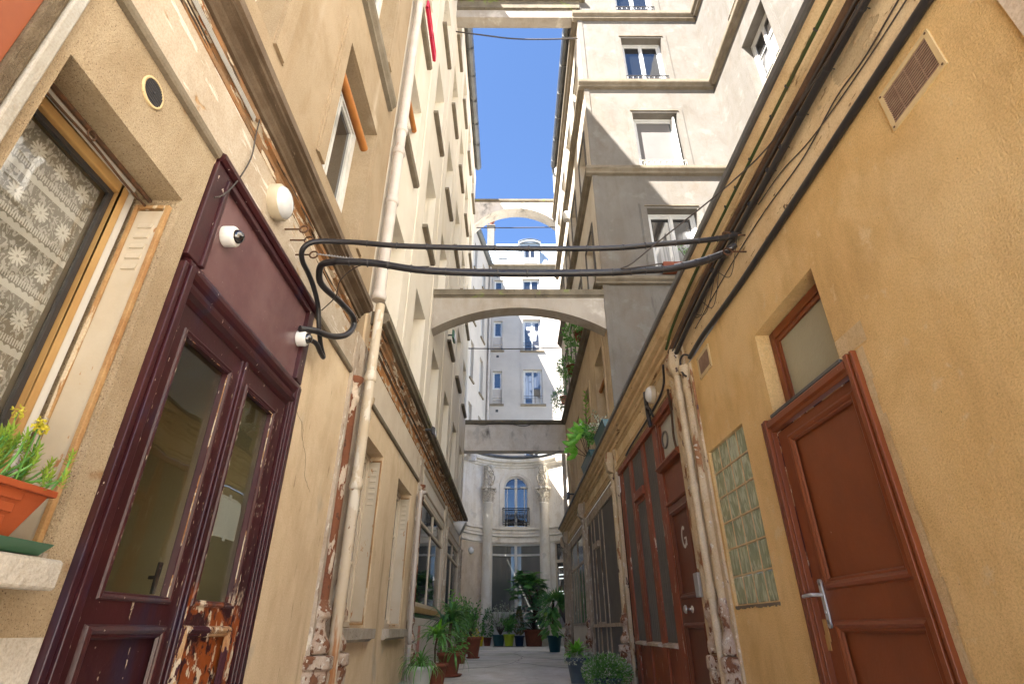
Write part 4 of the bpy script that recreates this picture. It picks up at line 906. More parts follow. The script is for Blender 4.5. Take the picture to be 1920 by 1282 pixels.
cable([r_(4.22, 3.07, .02), r_(4.32, 3.13, .05), r_(4.40, 3.10, .06), r_(4.38, 2.98, .06), r_(4.34, 2.93, .05)], .010, 'cable_black', 'cable', 'short black cable loop at the end of the yellow wall')
for k, (a, b, c) in enumerate(((3.25, 3.7, 3.12), (3.35, 3.9, 3.16), (3.5, 3.95, 3.2), (2.9, 3.3, 3.14))):
    cable([r_(a, 3.34, .05), r_((a+b)/2, c, .06), r_(b, 3.30, .05)], .003, 'wire', 'wire', ['longest loose wire loop hanging below the black cable', 'second loose wire loop hanging below the black cable', 'loose wire loop nearest the console', 'loose wire loop nearest the iron hook on the right'][k], curve=8)
cable([r_(4.72, 3.22, .12), r_(5.0, 3.12, .06), r_(5.5, 3.09, .035), r_(6.3, 3.08, .03), r_(6.9, 3.07, .03), r_(7.2, 3.05, .03)], .012, 'cable_black', 'cable', 'black cable running over the head of the red-brown shopfront')
cable([r_(4.75, 2.98, .10), r_(4.9, 2.8, .05), r_(5.0, 2.6, .03), r_(4.97, 2.45, .03)], .012, 'cable_brown', 'cable', 'short brown cable hanging in front of the transom of the lettered door')
m = MB(); m.tube([r_(5.80, 3.38, .04), r_(5.76, 3.30, .05), r_(5.75, 3.12, .05), r_(5.74, 2.95, .04)], .024, 10, curve=4); m.tube([r_(5.75, 3.14, .06), r_(5.66, 3.16, .08), r_(5.60, 3.10, .06), r_(5.62, 3.02, .03)], .012, 8, curve=4)
single('conduit', m, 'cable_black', 'bent black conduit below the lamp at the lettered door', 'conduit')
def pipe(name, lab, pts, r, mt, rings=(), cat='drainpipe', curve=0):
    root = thing(name, lab, cat, tuple(pts[-1]))
    m = MB(); m.tube(pts, r, 14, curve=curve); part('pipe', m, mt, root)
    for z, c in rings:
        q = MB(); q.lathe((c[0], c[1], z), [(r*1.02, 0), (r*1.22, .008), (r*1.28, .03), (r*1.28, .06), (r*1.12, .07), (r*1.12, .10), (r*1.02, .11)], 14); part('collar', q, mt, root)
    return root
P = FRt.p(4.50, 0, .075); pipe('drainpipe', 'cream peeling drainpipe between two colonettes on the right', [(P.x, P.y, 3.05), (P.x, P.y, 0)], .030, 'pipe_right', [(z, P) for z in (2.75, 1.95, 1.16)])
for (K_, z_, d_, n_, r0) in (('green', 3.555, .098, 12, .016), ('black', 3.37, .055, 14, .0245)):
    for i in range(n_):
        y = .9+i*.25+rv(-.06, .06)
        if y > 3.4: continue
        m = MB(); m.lathe(FRt.p(y, z_-(.004 if y > 2.4 else 0), d_), [(r0, 0), (r0, .008)], 10, (0, 1, 0)); m.tube([FRt.p(y, z_, d_-r0), FRt.p(y+.01, z_+.004, .0)], .003, 4)
        part('clip', m, 'metal_dark', CG if K_ == 'green' else CB)
# ------------------------------------------------------------ left drainpipes
P = FL.p(4.82, 0, .10)
rt = pipe('drainpipe', 'tall white drainpipe with rusty collars on the left facade', [(P.x, P.y, 17.8), (P.x, P.y, 4.05)], .062, 'pipe_white', [(z, P) for z in (9.35, 6.55, 6.15, 5.35, 4.02)])
P2 = FL.p(4.86, 0, .115)
pipe('drainpipe', 'ochre stained lower drainpipe between two weathered colonettes on the left', [(P2.x, P2.y, 3.99), (P2.x, P2.y, .2)], .048, 'pipe_cream', [(z, P2) for z in (3.1, 2.05)])
pipe('waste_pipe', 'slim white pipe bent at the top beside the second left pilaster', [FL.p(8.95, 2.95, .0), FL.p(8.92, 2.93, .10), FL.p(8.60, 2.84, .10), FL.p(8.55, 2.70, .09), FL.p(8.55, .95, .09), FL.p(8.60, .8, .09), FL.p(8.60, .35, .09)], .032, 'pipe_white', curve=4)
pipe('drainpipe', 'white drainpipe at the far left corner of the alley', [(-1.62, 17.35, 16.5), (-1.62, 17.35, .4)], .075, 'pipe_white', [(z, (-1.62, 17.35)) for z in (5.6, 3.4)])
pipe('drainpipe', 'cream drainpipe at the far right corner of the alley', [(1.72, 17.2, 6), (1.72, 17.2, .4)], .06, 'pipe_white', [(z, (1.72, 17.2)) for z in (4.6, 3.2)])

# ------------------------------------------------------------ RIGHT, behind: white apartment building
hD = thing('white_apartment_building', 'tall white apartment building on the right, its facade facing the alley mouth with stone ledges', 'building', (3, 9, 3.6))
FX = (2.90, 3.96)
frow = [(4.4, 5.9), (7.36, 8.87), (10.05, 11.86), (13.03, 14.76), (15.97, 17.6)]
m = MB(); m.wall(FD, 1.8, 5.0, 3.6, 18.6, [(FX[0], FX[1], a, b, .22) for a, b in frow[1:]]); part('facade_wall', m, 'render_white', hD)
acol = [(9.38, 10.32), (11.4, 12.32), (13.3, 14.15), (15.15, 15.98)]
arow = [(4.3, 5.89), (7.25, 8.8), (10.15, 11.7), (13.05, 14.6)]
m = MB(); m.wall(FA, 8.8, 17, 3.6, 6.95, [(a, b, 4.3, 5.89, .25) for a, b in acol]); part('alley_wall', m, 'render_alley_tan', hD, 'tan first storey wall along the alley')
m = MB(); m.wall(FA, 8.8, 17, 6.95, 17.3, [(a, b, c, e, .25) for a, b in acol for c, e in arow[1:]]); m.quad((1.8, 17, 0), (5, 17, 0), (5, 17, 18.6), (1.8, 17, 18.6)); m.quad((1.8, 8.8, 17.3), (1.8, 17, 17.3), (3.0, 17, 18.6), (3.0, 8.8, 18.6)); part('alley_wall', m, 'render_white_bounce', hD, 'white upper wall along the alley')
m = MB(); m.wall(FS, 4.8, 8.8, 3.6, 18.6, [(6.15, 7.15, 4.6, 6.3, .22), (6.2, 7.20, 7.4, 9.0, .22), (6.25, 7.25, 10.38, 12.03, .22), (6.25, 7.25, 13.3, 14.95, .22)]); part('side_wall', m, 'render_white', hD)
m = MB(); m.wall(FS, -3, 4.8, 3.6, 18.6, [(3.2, 4.2, 7.4, 9.0, .22), (3.2, 4.2, 10.38, 12.03, .22), (3.2, 4.2, 13.3, 14.95, .22)]); m.wall(FS, -14, -3, 0, 18.6); m.quad((5, -14, 0), (12, -14, 0), (12, -14, 18.6), (5, -14, 18.6)); part('side_wall', m, 'bounce_white', hD)  # unseen stretch, extended and whitened to reflect sunlight into the alley
m = MB(); m.cube(3.0, 12, 8.81, 17, 18.5, 18.62); m.cube(5.02, 12, -14, 8.8, 18.5, 18.62); m.cube(1.82, 3.0, 8.81, 17, 17.2, 17.3); part('roof', m, 'zinc_dark', hD)
m = MB(); m.box(FD, 1.8, 1.92, 3.62, 18.5, 0, .02); part('corner_strip', m, 'render_white', hD)
for z, h in ((6.91, .16), (9.83, .21), (12.72, .25), (15.53, .30)):
    band(FD, 1.66, 5.0, z, .14, h, 'ledge', hD); band(FA, 8.802, 17, z, .14, h, 'ledge', hD); band(FS, -3, 8.655, z, .14, h, 'ledge', hD)
for k, (a, b) in enumerate(frow[1:]):
    if k == 1:
        w = window(FD, FX[0], FX[1], a, b, .22, hD, 'white_paint', 'pane_grey', .07, sashes=1, rail=ornate_rail(.24, 'post_grey', .03))
        q = MB(); q.box(FD, FX[0]+.09, FX[1]-.16, a+.1, b-.12, -.205, -.195); part('blind', q, 'blind_grey', w)
        q = MB(); q.box(FD, FX[1]-.11, FX[1]-.07, a+.08, b-.1, -.2, -.02); part('open_sash', q, 'white_paint', w)
    else:
        window(FD, FX[0], FX[1], a, b, .22, hD, 'white_paint', 'pane_curtain' if k == 0 else 'pane_dark', .06, rail=ornate_rail(.20, 'metal_dark', .02) if k else None)
    trim(FD, FX[0], FX[1], a, b, .14, .022, 'render_white', hD)
    q = MB(); q.box(FD, FX[0]-.05, FX[1]+.05, b+.06, b+.085, 0, .045); part('drip_mould', q, 'ledge', hD)
for a, b, c, e in ((6.25, 7.25, 10.38, 12.03), (6.25, 7.25, 13.3, 14.95), (6.2, 7.2, 7.4, 9.0), (6.15, 7.15, 4.6, 6.3), (3.2, 4.2, 7.4, 9.0), (3.2, 4.2, 10.38, 12.03), (3.2, 4.2, 13.3, 14.95)):
    window(FS, a, b, c, e, .22, hD, 'white_paint', 'pane_curtain', .06, bar=(.3, .65), sill=(.05, .06, .02)); trim(FS, a, b, c, e, .16, .025, 'render_white', hD)
for a, b in acol:
    for k, (c, e) in enumerate(arow):
        window(FA, a, b, c, e, .25, hD, 'white_paint', 'pane_dark', .06); trim(FA, a, b, c, e, .10, .025, 'render_alley_tan' if k == 0 else 'render_white', hD)
m = MB(); m.prof(FA, [(0, 17.22), (.03, 17.12), (.10, 17.06), (.18, 17.10), (.22, 17.2), (.22, 17.3), (.2, 17.3), (.16, 17.18), (0, 17.32)], 8.85, 15.6)
for i in range(7): m.box(FA, 9.2+i, 9.23+i, 17.06, 17.31, .02, .225)
m.tube([FA.p(15.6, 17.15, .12), FA.p(15.7, 17.0, .12), FA.p(15.75, 16.8, .05)], .05, 8, curve=3)
part('gutter', m, 'zinc_dark', hD)
m = MB(); m.lathe(FA.p(12.9, 12.1, .08), [(.10, 0), (.13, .25), (.13, .27), (0, .27)], 12); part('downpipe_hopper', m, 'white_paint', hD)

# rolled orange blinds
def blind(fr, s0, s1, z, d, lab):
    m = MB(); m.tube([fr.p(s0, z, d), fr.p(s1, z, d)], .042, 14)
    for k in range(5): pass
    m.box(fr, s0, s1, z+.045, z+.075, d-.05, d-.03); single('rolled_blind', m, 'orange_blind', lab, 'blind', 'orange rolled window blinds')
blind(FL, 3.12, 3.97, 5.33, -.02, 'orange rolled blind in the nearest upper window on the left')
blind(FL, 5.17, 6.13, 8.12, -.08, 'orange rolled blind half hidden behind the white drainpipe')
blind(FA, 9.42, 10.30, 5.30, -.06, 'largest orange rolled blind in the tan wall on the right')
blind(FA, 11.43, 12.28, 5.30, -.08, 'orange rolled blind in the second tan-wall window on the right')
m = MB()
for a, b in ((5.18, 5.66), (5.68, 6.13)): m.tube([FL.p(a, 9.90, .13), FL.p(a, 10.06, .13), FL.p(a+.05, 10.11, .13), FL.p(b-.05, 10.11, .13), FL.p(b, 10.06, .13), FL.p(b, 9.92, .13)], .022, 8); m.box(FL, a, b, 9.90, 9.96, .10, .15)
single('window_guard', m, 'red_metal', 'red double window guard on a high left-hand sill', 'window guard')

# ------------------------------------------------------------ bracing arches and beams across the alley
def brace(name, y0, y1, xl, xr, zs, zc, zt, lab, m1, cap=.12, n=28, cm='coping', cat='arch'):
    root = thing(name, lab, cat, ((xl+xr)/2, (y0+y1)/2, zs)); m = MB(); c = (xl+xr)/2; hw = (xr-xl)/2
    h = zc-zs; vs = []
    if h > .01: Rr = (hw*hw+h*h)/(2*h)
    for i in range(n+1):
        x = xl+(xr-xl)*i/n; z = zs if h <= .01 else zc-Rr+math.sqrt(max(0, Rr*Rr-(x-c)**2))
        vs += [(x, y0, z), (x, y0, zt-cap), (x, y1, z), (x, y1, zt-cap)]
    fs = []
    for i in range(n):
        k = 4*i; fs += [(k, k+4, k+5, k+1), (k+2, k+3, k+7, k+6), (k, k+2, k+6, k+4), (k+1, k+5, k+7, k+3)]
    m.add(vs, fs); part('beam' if h < .01 else 'arch', m, m1, root)
    m = MB(); m.cube(xl, xr, y0-.05, y1+.05, zt-cap+.001, zt); m.cube(xl, xr, y0-.02, y1+.02, zt-cap-.035, zt-cap); part('coping', m, cm, root)
    return root
brace('bracing_arch', 8.80, 9.10, -1.498, 1.80, 5.93, 6.40, 6.79, 'wide segmental arch spanning the alley just above the black cables', 'concrete_arch', .13)
brace('bracing_arch', 16.9, 17.45, -1.498, 1.95, 15.30, 16.20, 16.66, 'high sunlit arch against the sky at the far end of the alley', 'concrete_weathered', .10)
rt = brace('bracing_beam', 8.80, 9.10, -1.498, 1.88, 15.70, 15.70, 16.38, 'topmost straight beam crossing the blue sky', 'concrete_arch', .32, cat='beam')
m = MB(); m.cube(-1.498, 1.88, 8.84, 9.06, 16.05, 16.06); m.cube(-1.498, 2.05, 8.66, 9.2, 16.385, 16.44); part('tile', m, 'coping', rt)
brace('bracing_beam', 16.95, 17.3, -1.55, 1.85, 6.05, 6.05, 7.07, 'straight grey beam above the curved courtyard facade', 'concrete_weathered', .11, cat='beam')

# ------------------------------------------------------------ curved courtyard house at the end
CX, CYY, RR = .25, 23.4, 2.6
AE = Arc(CX, CYY, RR); TH = math.asin(2.45/RR) if 2.45 < RR else 1.3; SMX = RR*TH
hE = thing('curved_courtyard_house', 'pale concave two-storey house with giant columns, an arched window and iron balcony closing the alley', 'house', (CX, 26, .4))
G0 = .38
def s_of(x): return RR*math.asin((x-CX)/RR)
ws0, ws1 = s_of(-.86), s_of(1.36); aw0, aw1 = s_of(-.33), s_of(.83); rs0, rs1 = s_of(1.95), s_of(2.55)
spring = 6.93; ar = (aw1-aw0)/2; ac = (aw0+aw1)/2
m = MB(); m.wall(AE, -SMX, SMX, G0, 7.95, [(ws0, ws1, 1.58, 4.40, .12), (aw0, aw1, 5.18, spring, .18), (aw0, aw1, spring, spring+ar, .0), (rs0, rs1, 1.0, 4.4, .10)])
n = 20
for i in range(n):            # arch head
    t0 = math.pi*i/n; t1 = math.pi*(i+1)/n
    a0, z0 = ac-ar*math.cos(t0), spring+ar*math.sin(t0); a1, z1 = ac-ar*math.cos(t1), spring+ar*math.sin(t1)
    m.quad(AE.p(a0, z0), AE.p(a1, z1), AE.p(a1, spring+ar), AE.p(a0, spring+ar)); m.quad(AE.p(a0, z0), AE.p(a1, z1), AE.p(a1, z1, -.18), AE.p(a0, z0, -.18))
part('curved_wall', m, 'stone_courtyard', hE)
ends = (AE.p(-SMX, 0), AE.p(SMX, 0)); m = MB()
for e, xs in ((ends[0], -2.3), (ends[1], 2.75)):
    m.quad((e.x, e.y, G0), (xs, e.y-.2, G0), (xs, e.y-.2, 7.95), (e.x, e.y, 7.95)); m.quad((xs, e.y-.2, G0), (xs, 17.0, G0), (xs, 17.0, 7.95), (xs, e.y-.2, 7.95))
part('side_wall', m, 'stone_courtyard', hE)
m = MB()
for lo, hi, p in ((4.45, 4.52, .05), (4.52, 4.70, .02), (4.72, 4.80, .09), (4.86, 4.92, .05), (5.02, 5.10, .08), (5.10, 5.16, .05)): m.box(AE, -SMX, SMX, lo, hi, -.02, p)
part('string_course', m, 'stone_courtyard', hE)
m = MB(); m.prof(AE, [(0, 7.86), (.05, 7.88), (.07, 7.95), (.14, 8.0), (.16, 8.06), (.30, 8.10), (.34, 8.18), (.34, 8.24), (0, 8.3)], -SMX, SMX); part('cornice', m, 'stone_courtyard', hE)
m = MB(); m.prof(AE, [(.30, 8.25), (.38, 8.25), (.42, 8.31), (.40, 8.38), (.30, 8.42), (-.2, 8.5), (-.2, 8.3)], -SMX, SMX); part('gutter', m, 'zinc_dark', hE)
m = MB(); [m.add([AE.p(-SMX+2*SMX*i/20, 8.45, -.2) for i in (j, j+1)]+[(AE.p(-SMX+2*SMX*(j+1)/20, 0).x, 28, 9.0), (AE.p(-SMX+2*SMX*j/20, 0).x, 28, 9.0)], [(0, 1, 2, 3)]) for j in range(20)]; part('roof', m, 'zinc_roof', hE)
m = MB(); vs = []
for i in range(n+1):
    t = math.pi*i/n
    for rr in (ar+.10, ar+.22): vs += [AE.p(ac-rr*math.cos(t), spring+rr*math.sin(t), 0), AE.p(ac-rr*math.cos(t), spring+rr*math.sin(t), .04)]
m.add(vs, [f for i in range(n) for f in ((4*i+1, 4*i+3, 4*i+7, 4*i+5), (4*i, 4*i+1, 4*i+5, 4*i+4), (4*i+2, 4*i+3, 4*i+7, 4*i+6))])
for a in (aw0-.22, aw1+.10): m.box(AE, a, a+.12, 5.2, spring, 0, .04)
part('arch_surround', m, 'stone_courtyard', hE)
# arched window
m = MB(); m.box(AE, aw0, aw0+.08, 5.2, spring, -.17, -.10); m.box(AE, aw1-.08, aw1, 5.2, spring, -.17, -.10); m.box(AE, ac-.06, ac+.06, 5.2, spring+ar-.12, -.17, -.08)
m.box(AE, aw0+.08, ac-.06, spring+.02, spring+.10, -.17, -.10); m.box(AE, ac+.06, aw1-.08, spring+.02, spring+.10, -.17, -.10)
for a in (aw0+.17, ac-.11, ac+.06, aw1-.22): m.box(AE, a, a+.045, 5.2, spring, -.165, -.11)
vs = []
for i in range(n+1):
    t = math.pi*i/n
    for rr in (ar, ar-.10): vs += [AE.p(ac-rr*math.cos(t), spring+rr*math.sin(t), -.10)]
m.add(vs, [(2*i, 2*i+1, 2*i+3, 2*i+2) for i in range(n)])
w = part('arched_window', m, 'white_paint', hE)
m = MB(); vs = [AE.p(aw0, 5.2, -.15), AE.p(aw1, 5.2, -.15)]+[AE.p(ac+ar*math.cos(math.pi*i/n), spring+ar*math.sin(math.pi*i/n), -.15) for i in range(n+1)]
m.add(vs, [tuple(range(len(vs)))]); part('pane', m, 'pane_dark', w)
# balcony
m = MB(); b0, b1 = aw0-.06, aw1+.06; D = .14
for z in (5.24, 5.34, 5.90, 5.97): m.tube([AE.p(b0+(b1-b0)*i/6, z, D) for i in range(7)], .014 if z != 5.97 else .02, 6)
for a in (b0, b1): m.tube([AE.p(a, 5.2, D), AE.p(a, 6.0, D)], .02, 6); m.tube([AE.p(a, 5.95, D), AE.p(a, 5.95, 0)], .014, 5)
for k in range(-4, 5):
    c = ac+k*.125; sg = 1 if k >= 0 else -1
    m.tube([AE.p(c+sg*.055*(1-j/16)*math.cos(j*.75), 5.62+(.2-.012*j)*math.sin(j*.75), D) for j in range(15)], .010, 5)
    m.tube([AE.p(c+.06, 5.34, D), AE.p(c+.06, 5.9, D)], .009, 5)
    m.lathe(AE.p(c, 5.29, D), [(.0, -.04), (.03, 0), (0, .04)], 6)
part('balcony_railing', m, 'metal_dark', w)
# shop window
m = MB(); m.frame(AE, ws0, ws1, 1.58, 4.40, .07, -.12, -.03); mid = s_of(.236); m.box(AE, mid-.06, mid+.06, 1.65, 4.33, -.12, -.03); m.box(AE, ws0+.07, mid-.06, 3.90, 3.98, -.12, -.04); m.box(AE, mid+.06, ws1-.07, 3.90, 3.98, -.12, -.04)
sw = part('shop_window', m, 'white_paint', hE)
m = MB(); m.box(AE, ws0+.05, ws1-.05, 1.6, 4.38, -.10, -.095); part('pane', m, 'pane_grey', sw)
m = MB(); m.box(AE, ws0, ws1, G0, 1.56, 0, .03); part('dado', m, 'white_paint', hE, 'white painted panel below the shop window')
m = MB(); m.frame(AE, rs0, rs1, 1.0, 4.40, .06, -.10, -.02); m.box(AE, rs0+.06, rs1-.06, 3.55, 3.68, -.10, -.02); rw = part('side_window', m, 'beige_paint', hE)
m = MB(); m.box(AE, rs0+.05, rs1-.05, 1.05, 4.38, -.095, -.09); part('pane', m, 'pane_curtain', rw)
m = MB()
for z in (3.35, 3.05, 2.9, 2.4, 2.3): m.box(AE, rs0+.12, rs1-.12, z, z+.035, -.088, -.084)
part('lit_tube', m, 'lamp_tube', rw)
# columns
for x in (-1.115, 1.605):
    sc = s_of(x); c = AE.p(sc, 0, .14)
    m = MB(); m.lathe(c, [(.24, 1.35), (.26, 1.38), (.24, 1.42), (.225, 1.46), (.222, 3), (.205, 6.08), (.225, 6.10), (.225, 6.14), (.2, 6.16)], 24); col = part('column', m, 'stone_courtyard', hE)
    m = MB(); m.box(AE, sc-.27, sc+.27, G0, .62, 0, .42); m.box(AE, sc-.25, sc+.25, .62, 1.18, 0, .40); m.box(AE, sc-.28, sc+.28, 1.18, 1.27, 0, .43); m.lathe(c, [(.27, 1.27), (.29, 1.30), (.27, 1.35)], 20); part('pedestal', m, 'stone_courtyard', col)
    m = MB(); m.lathe(c, [(.20, 6.15), (.20, 6.3), (.23, 6.5), (.28, 6.62)], 20)
    for ring, (z, r0, L, nn) in enumerate(((6.20, .20, .20, 10), (6.38, .21, .20, 10))):
        for k in range(nn):
            a = 2*math.pi*(k+ring*.5)/nn; u = Vector((math.cos(a), math.sin(a), 0)); q = Vector((-u.y, u.x, 0)); pts = []
            for j in range(5):
                t = j/4; out = r0+.02+.09*t*t; zz = z+L*(1-(1-t)**1.4)-(.03 if j == 4 else 0); wd = .065*(1-.5*t)
                pts += [Vector((c.x, c.y, zz))+u*out-q*wd, Vector((c.x, c.y, zz))+u*(out+.02), Vector((c.x, c.y, zz))+u*out+q*wd]
            m.add(pts, [f for j in range(4) for f in ((3*j, 3*j+1, 3*j+4, 3*j+3), (3*j+1, 3*j+2, 3*j+5, 3*j+4))])
    for sx in (-1, 1):
        for dd in (.10, .36):
            m.tube([AE.p(sc+sx*(.29-.07*(1-j/14)*math.cos(j*.65)), 6.66+.075*(1-j/16)*math.sin(j*.65), dd) for j in range(14)], .026, 6)
    m.box(AE, sc-.33, sc+.33, 6.76, 6.86, 0, .42); m.lathe(AE.p(sc, 6.80, .42), [(.08, 0), (.07, .03), (.03, .05), (0, .055)], 8, AE.n(sc))
    m.tube([AE.p(sc+.17*math.cos(t*.55), 6.62+.09*math.sin(t*.55), .36) for t in range(12)], .028, 6)
    part('capital', m, 'stone_carved', col)
    m = MB(); m.prof(AE, [(0, 6.88), (.20, 6.9), (.26, 7.05), (.20, 7.2), (.22, 7.4), (.34, 7.6), (.38, 7.75), (.38, 7.86), (0, 7.88)], sc-.19, sc+.19)
    for z, rr, d in ((7.05, .09, .26), (7.22, .07, .22), (7.38, .08, .23), (7.60, .11, .34), (7.78, .08, .38)):
        for k in range(6):
            a = k*math.pi/3; m.lathe(AE.p(sc+rr*math.cos(a), z+rr*.8*math.sin(a), d-.01), [(.045, 0), (.04, .025), (.015, .045), (0, .047)], 6, AE.n(sc))
        m.lathe(AE.p(sc, z, d), [(.05, 0), (.04, .04), (0, .055)], 8, AE.n(sc))
    for sx in (-1, 1): m.tube([AE.p(sc+sx*.2, 7.8-.1*j, .30-.12*math.sin(j*.9)) for j in range(9)], .03, 6, curve=2)
    part('console', m, 'stone_carved', col)
for sc in (-SMX+.25, SMX-.25):
    m = MB(); m.lathe(AE.p(sc, 8.02, .40), [(.16, -.25), (.18, -.1), (.13, 0), (.17, .12), (.12, .25)], 10)
    for k in range(6): m.lathe(AE.p(sc+.12*math.cos(k), 8.0+.16*math.sin(k*1.1), .52), [(.06, 0), (.05, .03), (0, .05)], 6, AE.n(sc))
    part('carved_bracket', m, 'concrete_weathered', hE)
sb = s_of(-1.75)
bulkhead(AE, sb, 4.02, .0, .15, 'round grey lamp on the curved courtyard facade', .06, 'dome_grey')
m = MB(); m.wall(AE, -SMX, s_of(-.9), G0, 4.4, [], .004)
part('lower_stone', m, 'stone_pale', hE)

# ------------------------------------------------------------ far grey block
FF = Fr((0, 29, 0), (1, 0, 0), (0, -1, 0))
hF = thing('grey_apartment_block', 'pale grey apartment block with a zinc mansard roof and dormer at the far end', 'building', (1, 29, .4))
frw = [(8.9, 11.1), (12.4, 14.6), (15.87, 18.03), (19.3, 21.1)]
fw_ = [(.74, 1.85, a, b, .2) for a, b in frw]+[(-1.07, -.52, a, b-.12, .16) for a, b in frw]
m = MB(); m.wall(FF, -1.42, 5, 7.8, 22.0, fw_); m.quad((5, 29, 7.8), (5, 38, 7.8), (5, 38, 22), (5, 29, 22)); part('wall', m, 'render_grey', hF)
for k, (a, b) in enumerate(frw):
    window(FF, .74, 1.85, a, b, .2, hF, 'white_paint', 'pane_curtain' if k in (1, 2) else 'pane_dark', .07, sill=(.10, .12, .18), sm='ledge', rail=plain_rail((.35, .5), 'wire', .02))
    trim(FF, .74, 1.85, a, b, .13, .03, 'render_grey', hF)
    window(FF, -1.07, -.52, a+.95, b-.12, .16, hF, 'white_paint', 'pane_dark', .06, sashes=1)
    q = MB(); q.wall(FF, -1.07, -.52, a, a+.95, [], -.10)
    for j in range(3): q.prof(FF, [(-.10, a+.08+j*.16), (-.06, a+.10+j*.16), (-.09, a+.2+j*.16), (-.10, a+.2+j*.16)], -1.05, -.54)
    part('louvred_panel', q, 'render_grey', hF)
    q = MB(); q.box(FF, -1.2, -.40, a-.1, a-.004, 0, .08); part('sill', q, 'ledge', hF)
    trim(FF, -1.07, -.52, a, b-.12, .11, .03, 'render_grey', hF)
    q = MB(); q.box(FF, -.87, -.72, a-.48, a-.33, 0, .01); part('vent', q, 'metal_dark', hF)
m = MB(); m.box(FF, .7, 1.9, 8.45, 8.95, .1, .3); single('window_box', m, 'orange_blind', 'orange window box on the far block, just above the curved gutter', 'window box', bevel=.02)
m = MB(); m.prof(FF, [(0, 21.75), (.1, 21.8), (.15, 21.95), (.28, 22.0), (.30, 22.12), (0, 22.15)], -1.5, 5); part('cornice', m, 'ledge', hF)
m = MB(); m.quad((-1.7, 29, 22.12), (5, 29, 22.12), (5, 30.2, 24.7), (-1.7, 30.2, 24.7)); m.quad((-1.7, 30.2, 24.7), (5, 30.2, 24.7), (5, 36, 25.0), (-1.7, 36, 25.0))
nv = Vector((0, -(24.7-22.12), 1.2)).normalized()
for i in range(11):
    x = -1.5+i*.62; m.add([(x, 29-.03, 22.14), (x+.03, 29-.03, 22.14), (x+.03, 30.17, 24.74), (x, 30.17, 24.74)], [(0, 1, 2, 3)]); m.add([(x, 29.02, 22.14), (x, 28.97, 22.14), (x, 30.17, 24.74), (x, 30.22, 24.70)], [(0, 1, 2, 3)])
m.cube(-1.7, 5, 30.05, 30.3, 24.66, 24.78); rf = part('roof', m, 'zinc_roof', hF)
# dormer
m = MB(); dx0, dx1 = .50, 2.02; dc = (dx0+dx1)/2; FDm = Fr((0, 28.98, 0), (1, 0, 0), (0, -1, 0)); vs = []
m.wall(FDm, dx0+.12, dx1-.12, 22.25, 24.0, [(.86, 1.68, 22.4, 23.8, .15)]); m.cube(dx0+.12, dx0+.18, 28.99, 30, 22.3, 24.0); m.cube(dx1-.18, dx1-.12, 28.99, 30, 22.3, 24.0)
for i in range(13):
    t = -1+2*i/12; z = 24.30-.22*t*t; vs += [(dc+t*(dx1-dx0)/2, 28.85, z), (dc+t*(dx1-dx0)/2, 30.2, z), (dc+t*(dx1-dx0)/2, 28.85, z-.12-(.0 if abs(t) < 1 else .15)), (dc+t*(dx1-dx0)/2*.97, 28.86, 23.95)]
m.add(vs, [f for i in range(12) for f in ((4*i, 4*i+4, 4*i+5, 4*i+1), (4*i, 4*i+2, 4*i+6, 4*i+4), (4*i+2, 4*i+3, 4*i+7, 4*i+6))])
dm = part('dormer', m, 'zinc_roof', rf)
m = MB(); [m.tube([(dc+(-1+2*i/12)*(dx1-dx0)/2, 28.84, 24.27-.22*(-1+2*i/12)**2-dz) for i in range(13)], .03, 5) for dz in (0, .2)]; m.tube([(dx0+.05, 28.84, 24.0), (dx0+.05, 28.84, 23.4)], .03, 5); m.tube([(dx1-.05, 28.84, 24.0), (dx1-.05, 28.84, 23.4)], .03, 5); part('dormer_edge', m, 'zinc_dark', rf)
window(FDm, .86, 1.68, 22.4, 23.8, .15, hF, 'white_paint', 'pane_dark', .06, rail=ornate_rail(.36, 'white_paint', .05), name='dormer_window')
m = MB(); m.add([(-.84, 29.45, 23.05), (-.24, 29.45, 23.05), (-.24, 29.66, 23.45), (-.84, 29.66, 23.45), (-.84, 29.35, 23.02), (-.24, 29.35, 23.02), (-.24, 29.54, 23.48), (-.84, 29.54, 23.48)], [(4, 5, 6, 7), (0, 1, 5, 4), (3, 2, 6, 7), (0, 3, 7, 4), (1, 2, 6, 5)]); part('skylight', m, 'zinc_dark', rf)
m = MB(); m.cube(-1.66, -1.18, 29.9, 30.4, 24.2, 26.3); m.cube(-1.72, -1.12, 29.84, 30.46, 26.3, 26.38); part('chimney', m, 'render_white', hF)
m = MB(); m.lathe((-1.42, 30.1, 26.38), [(.13, 0), (.11, .35), (.14, .38), (.14, .42), (0, .42)], 12); m.lathe((-1.30, 30.2, 26.38), [(.06, 0), (.06, .5), (.13, .52), (.13, .6), (0, .62)], 10); part('chimney_pot', m, 'terracotta', hF)
